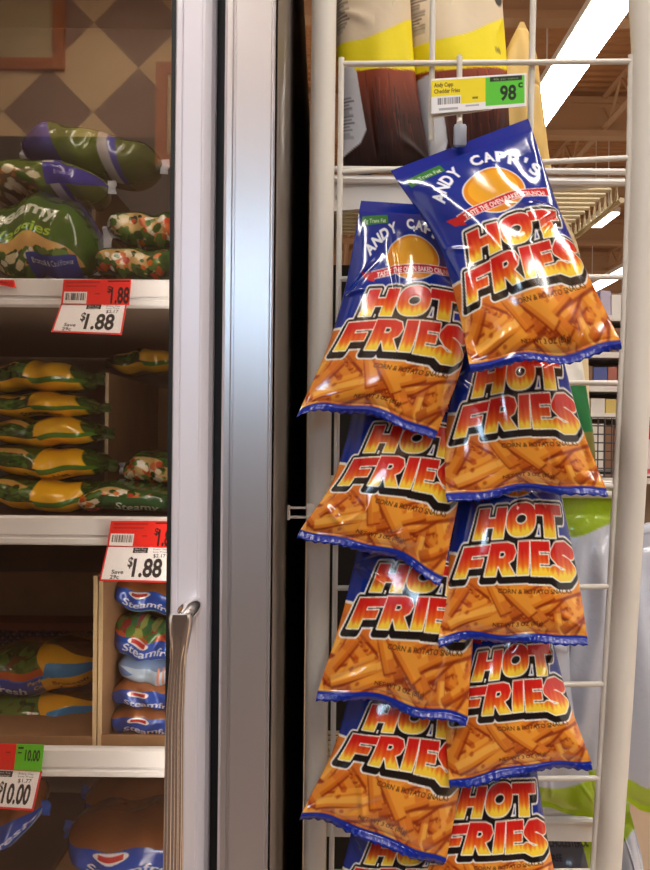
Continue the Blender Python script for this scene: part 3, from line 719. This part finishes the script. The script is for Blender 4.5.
# middle shelf: the yellow stack
ys = [(478, 515), (445, 481), (415, 448), (390, 418), (357, 392)]
nm = ['lowest', 'second lowest', 'middle', 'second highest', 'highest']
for k, (a, b_) in enumerate(ys):
    frozen('frozen_vegetable_bag', 'yellow and green bag, %s of the yellow stack on the middle freezer shelf' % nm[k], (-28 + (5 - k) * 0 + random.uniform(-8, 3), a, 96 - 3 * k + random.uniform(-3, 4), b_), 1.02 + .008 * k, .15, A_yellow(k), g1, random.uniform(-.05, .05) - .02, .6, 80, 120, .06, seed=10 + k, fincol=(60, 80, 40))
frozen('frozen_vegetable_bag', 'small yellow topped bag lying on the cardboard carton, middle shelf', (102, 346, 178, 373), 1.24, .12, A_yellow(0), g1, .02, .6, 50, 80, .06, seed=20, fincol=(60, 80, 40))
frozen('frozen_vegetable_bag', 'green bag with white script at the front of the middle shelf', (62, 484, 182, 516), 1.02, .14, A_veg('Steamy'), g0, 0, .6, 80, 120, .05, seed=21)
frozen('frozen_vegetable_bag', 'orange flecked vegetable bag lying on the green script bag', (114, 451, 190, 487), 1.05, .14, A_veg(), g0, .05, .6, 60, 90, .08, seed=22)
# bottom shelf: tray bags
for k, (a, b_, x1) in enumerate(((700, 741, 98), (652, 704, 97))):
    frozen('frozen_vegetable_bag', ('lower' if k == 0 else 'upper') + ' blue broccoli bag with yellow corner, left side of the cardboard tray', (-38, a, x1, b_), 1.03 + .01 * k, .14, A_blue('tray'), g2, .05, .6, 110, 180, .05, seed=30 + k, fincol=(40, 120, 190))
q = [(712, 743, 'plain', 'lowest', -.04), (684, 716, 'plain', 'second lowest', 0), (661, 690, 'stripe', 'pale striped middle', -.05), (622, 668, 'veg', 'second highest, leaning', -.2), (583, 618, 'plain', 'topmost, tipped up', -.22)]
for k, (a, b_, kd, wd, tl) in enumerate(q):
    frozen('frozen_vegetable_bag', 'blue steaming bag, %s in the stack right of the tray divider' % wd, (103 if k != 2 else 110, a, 186, b_), .957 + .006 * k, .09, A_blue(kd), g2, tl, .6, 90, 150, .05, seed=40 + k, fincol=(40, 90, 180))
for k, (bx, wd) in enumerate((((52, 838, 190, 890), 'nearer'), ((72, 795, 180, 838), 'farther'))):
    frozen('frozen_vegetable_bag', wd + ' blue steaming bag low in the freezer under the bottom price rail', bx, 1.05 + .12 * k, .16, A_blue('plain'), g2, -.05 + .08 * k, .6, 90, 150, .05, seed=50 + k, fincol=(40, 90, 180))
frozen('frozen_vegetable_bag', 'shadowed blue bag under the hanging 10.00 sale card', (-60, 815, 22, 862), 1.03, .15, A_blue('plain'), g2, .1, .6, 60, 90, .05, seed=54, fincol=(40, 90, 180))

# cardboard cartons that hold them
def carton(label, x0, x1, z0, z1, y0, y1, front=.0, th=.004, zside=None, divider=None, group=None):
    t = thing('cardboard_carton', label, 'box', group, (0, 0, z0))
    zs = (zside or z1) - z0; H = z1 - z0
    MB().box((x0, y0, 0), (x1, y1, th)).build('base', M['cardboard'], t)
    MB().box((x0, y1 - th, th), (x1, y1, H)).build('back_wall', M['cardboard'], t)
    for x in (x0, x1 - th):
        s = MB().box((x, y0 + .002, th), (x + th, y1 - th, zs)).build('side_wall', M['cardboard'], t)
        MB().box((x - .0004, y0, th), (x + th + .0004, y0 + .002, zs)).build('cut_edge', M['cardboard_edge'], s)
    if front: MB().box((x0 + th, y0, th), (x1 - th, y0 + th, front)).build('front_lip', M['cardboard'], t)
    return t
def zpx(y, Y): return P(90, y, Y).z
def xpx(x, Y, y=435): return P(x, y, Y).x
carton('brown carton behind the mixed vegetable bags on the top freezer shelf', xpx(88, 1.13, 200), xpx(172, 1.02), SH[0], zpx(165, 1.13), 1.15, 1.45)
carton('tall brown carton between the yellow stack and the door frame', xpx(107, 1.16), xpx(196, 1.16), SH[1], zpx(373, 1.16), 1.15, 1.5)
carton('brown tray left of the white edged divider, bottom freezer shelf', XL + .02, xpx(97.5, .93, 650) - .001, SH[2], zpx(572, 1.35), .93, 1.35, front=.016, zside=zpx(576, .93))
carton('brown tray right of the white edged divider, bottom freezer shelf', xpx(98.5, .93, 650), xf1 - .002, SH[2], zpx(600, 1.3), .93, 1.3, front=.018, zside=zpx(580, .93))
carton('dim brown carton below the bottom price rail', xpx(20, .97, 800), xf1 - .004, Z4, zpx(800, 1.3), .97, 1.3)
# dark lattice crate at the back of the bottom shelf
t = thing('lattice_crate', 'dark plastic lattice crate behind the blue bags, bottom shelf', 'crate', None, (0, 1.28, SH[2]))
x0, x1, zt = XL + .05, xpx(93, 1.28, 650), zpx(628, 1.28) - SH[2]
b = MB()
n = 26
for k in range(-8, n):
    xa = x0 + (x1 - x0) * k / n
    for sgn in (1, -1):
        p0 = Vector((xa, 0, 0)) if sgn > 0 else Vector((xa, 0, zt)); p1 = Vector((xa + zt * 1.1, 0, zt)) if sgn > 0 else Vector((xa + zt * 1.1, 0, 0))
        def clip(p, qq):
            if p.x >= x1 or qq.x <= x0: return None
            d = qq - p
            if p.x < x0: p = p + d * ((x0 - p.x) / d.x); d = qq - p
            if qq.x > x1: qq = p + d * ((x1 - p.x) / d.x)
            return p, qq
        r = clip(p0, p1)
        if r: b.tube(r, .0026, 4)
b.build('lattice_front', mat('dark_blue_plastic', (40, 40, 66), rough=.5), t)
MB().box((x0, .004, 0), (x1, .05, zt - .01)).build('contents', mat('boxed_goods', (150, 128, 116), rough=.8, vary=.5, bscale=40), t)
MB().box((x0, -.004, zt - .004), (x1, .05, zt + .008)).build('rim', mat('red_brown_rim', (130, 62, 36), rough=.6), t)

# ================================================================== WIRE RACK
def RP(x, y, off=0.0):
    Y = .88
    for _ in range(5): Y = rackY(P(x, y, Y).z) + off
    return P(x, y, Y)
rk = thing('wire_display_rack', 'white wire display rack with two round posts beside the freezer', 'rack')
MB().tube([RP(324.5, -40), RP(319.5, 435), RP(314.5, 910)], .0140, 24).build('post', M['white_wire'], rk, True)
MB().tube([RP(x, y) for x, y in ((641, -40), (643.5, 0), (646.5, 45), (646, 120), (639, 335), (632.7, 480), (625.5, 600), (619.5, 700), (614, 780), (605, 910))], [.0165] * 4 + [.0155] * 6, 24).build('post', M['white_wire'], rk, True)
def vline(x0, y0, x1, y1, r, n=10, off=0.): return MB().tube([RP(x0, y0, off), RP(x1, y1, off)], r, n)
vline(341.5, 58, 331, 910, .0034).build('upright_wire', M['white_wire'], rk, True)
MB().tube([RP(631, 55), RP(629, 160), RP(623, 335), RP(615.5, 480), RP(609, 600), RP(598.5, 780), RP(590, 910)], .0032, 10).build('upright_wire', M['white_wire'], rk, True)
vline(433.5, -40, 431, 140, .0034, off=.006).build('upright_wire', M['white_wire'], rk, True)
vline(534, -40, 529, 200, .0036, off=.006).build('upright_wire', M['white_wire'], rk, True)
for (yl, yr) in ((64, 61.5), (172, 158), (279, 277), (383, 383), (485, 486), (588, 586.5), (686, 684), (780, 778), (872, 871)):
    fr = (yl - 58) / 852
    MB().tube([RP(341.5 - 10.5 * fr, yl), RP(632 - 39 * fr, yr)], .0032, 10).build('cross_wire', M['white_wire'], rk, True)
a = RP(310, 513, -.004)
MB().box(a + Vector((-.004, -.010, -.013)), a + Vector((.006, .012, .012)), .002).build('bracket_plate', M['white_wire'], rk)
b = MB()
for dz in (-.005, .006): b.box(a + Vector((-.024, -.002, dz - .0012)), a + Vector((-.003, .004, dz + .0012)))
b.tube([a + Vector((-.025, -.003, -.008)), a + Vector((-.025, -.003, .009))], .0018, 8).build('bracket_hook', M['white_wire'], rk)
# peg hook that carries the front bag and its tag
hk = thing('peg_hook', 'white wire peg hook above the foremost blue and orange snack bag', 'hook', loc=RP(459, 63))
h0 = RP(459, 63); loc = lambda p: p - h0
b = MB().tube([loc(RP(459.5, 57, -.004)), loc(RP(459.5, 118, -.004)), loc(RP(459.5, 122, -.02)), loc(RP(459.5, 124, -.06))], .0032, 10).tube([loc(RP(459.5, 57, -.004)), loc(RP(459.5, 60, .004)), loc(RP(459.5, 66, .005))], .0032, 8)
b.build('wire_arm', M['white_wire'], hk, True)
c1 = loc(RP(460, 124, -.068)); c2 = loc(RP(460, 147, -.068))
MB().box(c1 + Vector((-.0065, -.003, 0)), c2 + Vector((.0065, .003, 0)), .0028).build('plastic_stop', M['clip'], hk, True)
q = [RP(430, 89, -.010), RP(430.5, 117, -.010), RP(494, 108, -.010)]
b = MB(); pl = [loc(RP(x, y, -.010)) for x, y in ((430, 90), (496, 84), (496, 105), (492, 109), (434, 117), (430, 114))]
n = len(pl); b.add(pl + [p + Vector((0, .003, 0)) for p in pl], [tuple(range(n)), tuple(range(2 * n - 1, n - 1, -1))] + [(k, n + k, n + (k + 1) % n, (k + 1) % n) for k in range(n)])
b.build('tag_plate', M['white_wire'], hk)
cv = Canvas(576, 216, (238, 236, 238))
cv.rect(.0, .06, .58, .78, (244, 222, 30)); cv.rect(.0, .52, .31, 1, (238, 236, 238)); cv.rect(.0, .78, 1, 1, (238, 236, 238)); cv.rect(.57, .06, .975, .9, (92, 200, 52)); cv.rect(.615, .06, .95, .2, (34, 44, 26))
cv.text('Andy Capp', .03, .25, .12, (90, 70, 20), .02, fit=.2); cv.text('Cheddar Fries', .03, .43, .12, (90, 70, 20), .02, fit=.27); cv.text('40c per ounce', .65, .165, .07, (150, 190, 120), 0, fit=.26); cv.text('98', .72, .76, .44, (24, 40, 18), .03, fit=.17); cv.text('c', .91, .42, .22, (24, 40, 18), .03)
barcode(cv, .07, .57, .3, .76); cv.rect(.43, .6, .49, .66, (140, 120, 20)); cv.rect(.08, .86, .28, .93, (170, 170, 176)); cv.rect(.36, .83, .5, .87, (170, 170, 176))
card('price_tag', 'yellow and green 98 cent tag on the peg hook', [(431.5, 79), (526.5, 73), (526.5, 106), (431.5, 113.5)], rackY(1.86) - .0135, cv, 72, 192)

# ================================================================== SNACK BAGS
def chipbag(label, L, R, o0=.020, o1=.085, seed=1, tf=.021, sag=-.009, tb=.009):
    c = RP((L[0][0] + R[0][0]) / 2, (L[-1][1] + R[-1][1]) / 2, -.08)
    t = thing('snack_bag', label, 'snack bag', 'blue and orange snack bags on the rack', c)
    o, A = pouch('pouch', L, R, lambda v, z: rackY(z) - (o0 + (o1 - o0) * v), CHIPC, M['chip'], t, tf, tb, seed, sag=sag)
    V = np.empty(len(o.data.vertices) * 3, np.float32); o.data.vertices.foreach_get('co', V); V = V.reshape(-1, 3) - np.array(c[:]); o.data.vertices.foreach_set('co', V.ravel().astype(np.float32)); o.data.update()
    A = A - np.array(c[:])
    dv = A[-1] - A[-8]; dn = dv.mean(0); dn /= np.linalg.norm(dn)
    seal_strip('bottom_seal', A[-1, ::2] + dn * -.001, dn, .0065, M['seal'], t, seed)
    return t
chipbag('foremost tilted snack bag hanging from the peg hook under the 98 cent tag', [(391,171,0),(445,262,.495),(455,297,.635),(470,367,1)], [(528,119,0),(565,224,.495),(577,251,.635),(621,344,1)], .060, .135, 3, .022, .001)
chipbag('top bag of the strip nearest the freezer, its arched name partly covered', [(361,201,0),(340,308,.49),(330,340,.64),(299,412,1)], [(450,207,0),(467,309,.495),(466,345,.64),(437,435,1)], .020, .088, 5, sag=-.016)
chipbag('second bag down the strip nearest the freezer, its lower corner poking out over the post', [(364,340,0),(346,440,.49),(336,473,.64),(299,532,1)], [(458,335,0),(466,446,.5),(462,479,.64),(442,580,1)], seed=7)
chipbag('third bag down the strip nearest the freezer, hanging nearly straight', [(374,478,0),(351,577,.495),(343,611,.635),(317,694,1)], [(464,480,0),(474,581,.495),(474,613,.635),(467,720,1)], seed=9, sag=-.006)
chipbag('fourth bag down the strip nearest the freezer, below the straight one', [(360,618,0),(344,714,.495),(336,742,.635),(301,814,1)], [(456,622,0),(464,718,.495),(463,757,.635),(446,863,1)], seed=11, sag=-.006)
chipbag('lowest bag of the strip nearest the freezer, cut off by the bottom of the picture', [(362,745,0),(348,846,.495),(340,876,.635),(310,965,1)], [(452,750,0),(457,848,.495),(455,880,.64),(440,1000,1)], seed=13)
chipbag('bag right behind the bottom edge of the foremost bag', [(456,288,0),(452,388,.495),(446,425,.635),(446,496,1)], [(541,265,0),(566,370,.495),(576,409,.635),(606,491,1)], seed=15, sag=-.003)
chipbag('third bag from the top in the strip away from the freezer', [(462,430,0),(453,527,.495),(447,563,.635),(438,640,1)], [(548,425,0),(566,518,.495),(574,556,.635),(588,640,1)], seed=17, sag=-.006)
chipbag('fourth bag from the top in the strip away from the freezer', [(462,572,0),(454,668,.495),(447,702,.635),(449,783,1)], [(538,558,0),(556,654,.495),(565,688,.635),(592,764,1)], seed=19, sag=-.005)
chipbag('lowest bag of the strip away from the freezer, its first letter hidden', [(450,702,0),(437,800,.495),(429,837,.635),(412,915,1)], [(530,692,0),(540,792,.495),(546,829,.635),(560,900,1)], seed=21)

# ================================================================== SHELVES BEHIND THE RACK
gd = thing('shelving_unit', 'white shelving unit with wire shelves standing behind the wire rack', 'shelf')
SX0, SX1, SY0, SY1 = -.006, .392, 1.03, 1.33
b = MB().box((SX0 - .012, SY1, 0), (SX1 + .0, SY1 + .012, 1.74)); b.build('back_panel', M['dark'], gd)
GZ = []
MB().box((SX0 - .012, SY0 + .03, 0), (SX0 - .002, 2.3, 2.4)).box((xc1 + .002, 2.26, 0), (SX0 - .002, 2.3, 2.4)).build('gap_light_blocker', M['black'], gd)  # black sheets added to keep light out of the gap beside the freezer
for (yt, yb) in ((176, 214), (487, 519), (812, 838)):
    zt = P(480, yt, SY0).z; zb_ = P(480, yb, SY0).z; GZ.append(zt)
    zr = P(480, 178, SY0).z if yt == 176 else zb_          # the top shelf's lip narrows towards its end
    vs = [(x, y, z) for y in (SY0, SY0 + .012) for x, z in ((SX0, zt), (SX1, zt), (SX1, zr - .004), (SX0, zb_))]
    s = MB().add(vs, [(0, 1, 2, 3), (7, 6, 5, 4), (0, 4, 5, 1), (1, 5, 6, 2), (2, 6, 7, 3), (3, 7, 4, 0)]).build('shelf_front', M['white_shelf'], gd)
    MB().tube([(SX0, SY0 - .003, zt - .008), (SX1, SY0 - .003, zt - .008)], .005, 8).build('lip_roll', M['white_shelf'], s, True)
    b = MB()
    for k in range(13): y = SY0 + .02 + k * (SY1 - SY0 - .04) / 12; b.tube([(SX0, y, zt - .004), (SX1 - .003, y, zt - .004), (SX1 - .003, y, zt - .028)], .0032, 6)
    for x in (SX0 + .02, (SX0 + SX1) / 2, SX1 - .003): b.tube([(x, SY0, zt - .030), (x, SY1, zt - .030)], .004, 6)
    b.build('shelf_wires', M['cream'], gd)
    MB().tube([(SX0, SY0 - .004, zt + .006), (SX1, SY0 - .004, zt + .006)], .0042, 8).build('front_rail', M['white_shelf'], gd, True)
# printed bags that stand on them
def wall_art_beige(k):
    cv = Canvas(360, 540, (226, 206, 176)); u = cv.X / cv.w; v = cv.Y / cv.h
    e1 = .56 - .10 * u + .04 * np.sin(u * 3.1) ; e2 = .655 + .012 * np.sin(u * 4)
    cv.put(v > e1, (246, 226, 28)); cv.put(v > e2, (104, 44, 28))
    for _ in range(60):
        x = random.uniform(0, 1); y = random.uniform(.66, .95); cv.poly([(x, y), (x + .015, y), (x + random.uniform(-.05, .08), y + random.uniform(.08, .2))], random.choice([(52, 22, 20), (168, 78, 40), (40, 18, 18), (140, 58, 30)]))
    cv.put(np.clip((v - e2) / .35, 0, 1), (16, 10, 12), al=.9); cv.put((v > e2) * np.clip(1 - (v - e2) / .16, 0, 1), (186, 84, 44), al=.55)
    for i in range(26): cv.rect(.02, .22 + i * .012, .02 + random.uniform(.06, .16), .225 + i * .012, (110, 96, 84), .9)
    if k == 0:
        cv.poly([(.0, .66), (.16, .63), (.24, .67), (.3, .86), (.22, .9), (.0, .95)], (206, 208, 216))
        for i in range(12): cv.rect(.03, .75 + i * .012, .03 + random.uniform(.06, .16), .754 + i * .012, (90, 90, 100), .9)
    else:
        cv.ell(.93, .40, .05, .03, (60, 52, 44)); cv.text('Wh', .84, .60, .022, (70, 60, 20), .01); cv.poly([(.0, .68), (.12, .67), (.22, .72), (.26, .9), (.2, .95), (.0, .95)], (200, 202, 210))
    return cv
def wall_art_kraft():
    cv = Canvas(180, 270, (226, 190, 116)); return cv
def wall_art_white(k):
    cv = Canvas(360, 540, (206, 210, 224)); u = cv.X / cv.w; v = cv.Y / cv.h
    if k not in (3, 5): cv.put(v < .10 + .02 * np.sin(u * 5), (160, 190, 40))
    cv.put(v > .885 + .02 * np.sin(u * 4), (172, 200, 30))
    if k % 2 == 0:
        cv.put((u < .22 + .06 * np.sin(v * 5)) & (v > .08), (120, 120, 136), al=.75)
        for i in range(34): cv.rect(.03, .2 + i * .019, .03 + random.uniform(.05, .2), .206 + i * .019, (60, 60, 74))
    if k == 3:
        cv.put((v > -1), (88, 90, 104)); cv.poly([(.62, 0), (.98, 0), (.98, .12), (.72, .3)], (160, 190, 40))
        for i, s_ in enumerate(('CHOLESTEROL', 'FREE', 'FAT FREE')): cv.text(s_, .3, .09 + i * .06, .03, (40, 40, 52), .02)
    return cv
def shelfbag(name, label, L, R, Y, cv, m, tf, seed, group=None, nr=180, nc=120, wr=.004, tb=None):
    c = P((L[-1][0] + R[-1][0]) / 2, max(L[-1][1], R[-1][1]), Y)
    t = thing(name, label, 'bag', group, c)
    o, A = pouch('pouch', L, R, lambda v, z: Y, cv.sample(nr, nc), m, t, tf, tf if tb is None else tb, seed, nr, nc, wr, peak=1.0)
    V = np.empty(len(o.data.vertices) * 3, np.float32); o.data.vertices.foreach_get('co', V); V = V.reshape(-1, 3) - np.array(c[:]); o.data.vertices.foreach_set('co', V.ravel().astype(np.float32)); o.data.update()
    A = A - np.array(c[:])
    if (A[0, -1] - A[0, 0])[0] < .02: return t
    ms = mat(name + '_seal', tuple(int(x) for x in cv.a[2, cv.w // 2]), rough=.45)
    seal_strip('top_seal', A[0, ::3], np.array((0, 0, 1.)), .012, ms, t, seed)
    return t
gb = 'cream and brown paper chip bags on the top shelf'
shelfbag('paper_chip_bag', 'cream and brown chip bag with white flap, beside the rack post', [(338, -110), (336, 0), (338, 90), (344, 172)], [(405, -110), (410, 0), (416, 80), (432, 172)], 1.10, wall_art_beige(0), M['paper'], .03, 31, gb)
shelfbag('paper_chip_bag', 'cream and brown chip bag standing behind the 98 cent tag', [(408, -110), (409, 0), (416, 80), (428, 172)], [(495, -110), (502, 0), (508, 80), (512, 172)], 1.12, wall_art_beige(1), M['paper'], .03, 32, gb)
shelfbag('paper_chip_bag', 'plain tan bag with a pointed top, at the end of the top shelf', [(520, 22), (505, 54), (498, 110), (505, 172)], [(524, 22), (535, 50), (542, 100), (551, 172)], 1.13, wall_art_kraft(), M['paper'], .02, 33)
cvk = Canvas(180, 270, (226, 204, 160)); cvk.put(cvk.Y > 190, (226, 220, 200))
shelfbag('paper_chip_bag', 'tan bag on the second shelf behind the foremost snack bag', [(500, 200), (495, 260), (500, 380), (505, 482)], [(552, 200), (575, 238), (584, 300), (590, 482)], 1.18, cvk, M['paper'], .025, 34)
cvg = Canvas(180, 270, (222, 216, 206)); cvg.put(cvg.Y > 70, (30, 110, 56)); cvg.put(cvg.Y > 170, (120, 116, 50))
shelfbag('paper_chip_bag', 'green bottomed bag on the second shelf under the foremost bag', [(520, 350), (520, 400), (525, 440), (530, 480)], [(580, 350), (588, 400), (594, 440), (596, 480)], 1.10, cvg, M['paper'], .02, 35)
gw = 'white bags with lime green ends'
WB = [([(550, 500), (548, 600), (545, 700), (548, 806)], [(618, 500), (620, 600), (612, 700), (606, 795)], 1.03, 0, 'white bag with lime ends and a grey text column, behind the thin rack wire'),
      ([(470, 512), (465, 600), (468, 700), (520, 808)], [(560, 510), (568, 600), (572, 700), (600, 816)], 1.0, 1, 'plain white bag with a lime bottom, behind the orange snack bags'),
      ([(612, 545), (608, 620), (606, 720), (612, 800)], [(690, 520), (700, 600), (700, 720), (680, 818)], 1.02, 5, 'white bag with lime bottom overhanging the shelf beyond the thick post'),
      ([(520, 826), (515, 900), (515, 960), (520, 1030)], [(612, 826), (622, 900), (625, 960), (620, 1030)], 1.10, 3, 'dark printed bag on the lowest shelf with a fat free panel'),
      ([(604, 818), (606, 880), (606, 960), (610, 1030)], [(630, 812), (642, 860), (645, 930), (640, 1030)], 1.13, 1, 'white bag with lime top on the lowest shelf, beyond the thick post')]
for i, (L, R, Y, k, lab) in enumerate(WB):
    shelfbag('white_snack_bag', lab, L, R, Y, wall_art_white(k), M['film'], .025, 40 + i, gw, wr=.006)

# ================================================================== FAR SHELVES
YF = 5.0
fs_ = thing('far_shelving', 'distant store shelving stocked with small cartons beyond the rack', 'shelf')
X0, X1 = 1.55, 3.1
MB().box((X0, YF + .4, 0), (X1, YF + .43, 2.45)).build('back_panel', mat('shelf_back', (150, 128, 108), rough=.7), fs_)
lev = [(P(600, y, YF).z) for y in (478, 413, 386, 352, 315)]
for z in lev: MB().box((X0, YF, z - .035), (X1, YF + .4, z)).build('shelf_board', M['white_shelf'], fs_)
for x in (X0, X1): MB().box((x - .02, YF, 0), (x + .02, YF + .43, 2.45)).build('upright', M['white_shelf'], fs_)
cc = [('white', (226, 222, 216)), ('blue', (84, 96, 160)), ('yellow', (214, 190, 110)), ('brown', (136, 100, 76)), ('red', (172, 104, 90)), ('lilac', (186, 178, 200))]
mm = {n: mat('carton_' + n, c, rough=.5) for n, c in cc}
where = ['bottom', 'second', 'middle', 'fourth', 'top']; boxes = {}
for li, z in enumerate(lev):
    x = X0 + .05
    while x < 2.35:
        wd = random.uniform(.06, .11); n, c = random.choice(cc[:5] if li != 4 else cc[:2] + cc[5:]); hmax = (lev[li + 1] - z - .06) if li < 4 else .17
        hh = hmax * random.uniform(.75, .98)
        if n not in boxes:
            o = MB().box((-.5, -.5, 0), (.5, .5, 1)).build('carton', mm[n]); boxes[n] = o
        else:
            o = boxes[n].copy(); COL.objects.link(o)
        o.location = (x + wd / 2, YF + .13, z); o.scale = (wd - .006, .2, hh)
        tag(o, '%s carton on the %s board of the distant shelving' % (n, where[li]), 'box', '%s cartons on the %s far board' % (n, where[li]))
        x += wd
# wire basket hanging in front of them
t = thing('wire_basket', 'dark wire basket before the distant shelving, seen past the orange bags', 'basket', loc=(1.3, 3.4, 1.28))
b = MB(); 
for k in range(18): x = -.2 + k * .03; b.tube([(x, 0, 0), (x, 0, .26)], .003, 4)
for k in range(8): b.tube([(-.2, 0, k * .037), (.31, 0, k * .037)], .003, 4)
for x in (-.2, .31):
    for k in range(8): b.tube([(x, 0, k * .037), (x, .3, k * .037)], .003, 4)
b.build('mesh_side', mat('dark_wire', (60, 56, 58), rough=.4), t)
MB().box((-.19, .02, .01), (.3, .28, .02)).build('floor_plate', M['dark'], t)
b = MB()
for x in (-.19, .3): b.tube([(x, .15, -1.28), (x, .15, .02)], .012, 8)
b.build('stand', M['dark'], t)
# red topped sign beyond the rack
cv = Canvas(60, 90, (228, 214, 214)); cv.rect(0, 0, 1, .25, (206, 40, 60)); cv.rect(.1, .85, .9, .95, (206, 90, 100))
card('shelf_sign', 'red topped white sign on a thin stand beyond the thick rack post', [(643, 428), (672, 428), (671, 476), (642, 476)], 2.4, cv, 45, 30, cat='sign', thick=.003)
so = bpy.data.objects['shelf_sign']; c = P(657, 476, 2.4); MB().tube([(c.x, 2.41, 0), (c.x, 2.41, c.z + .08)], .008, 8).build('stand', M['white_wire'], so)
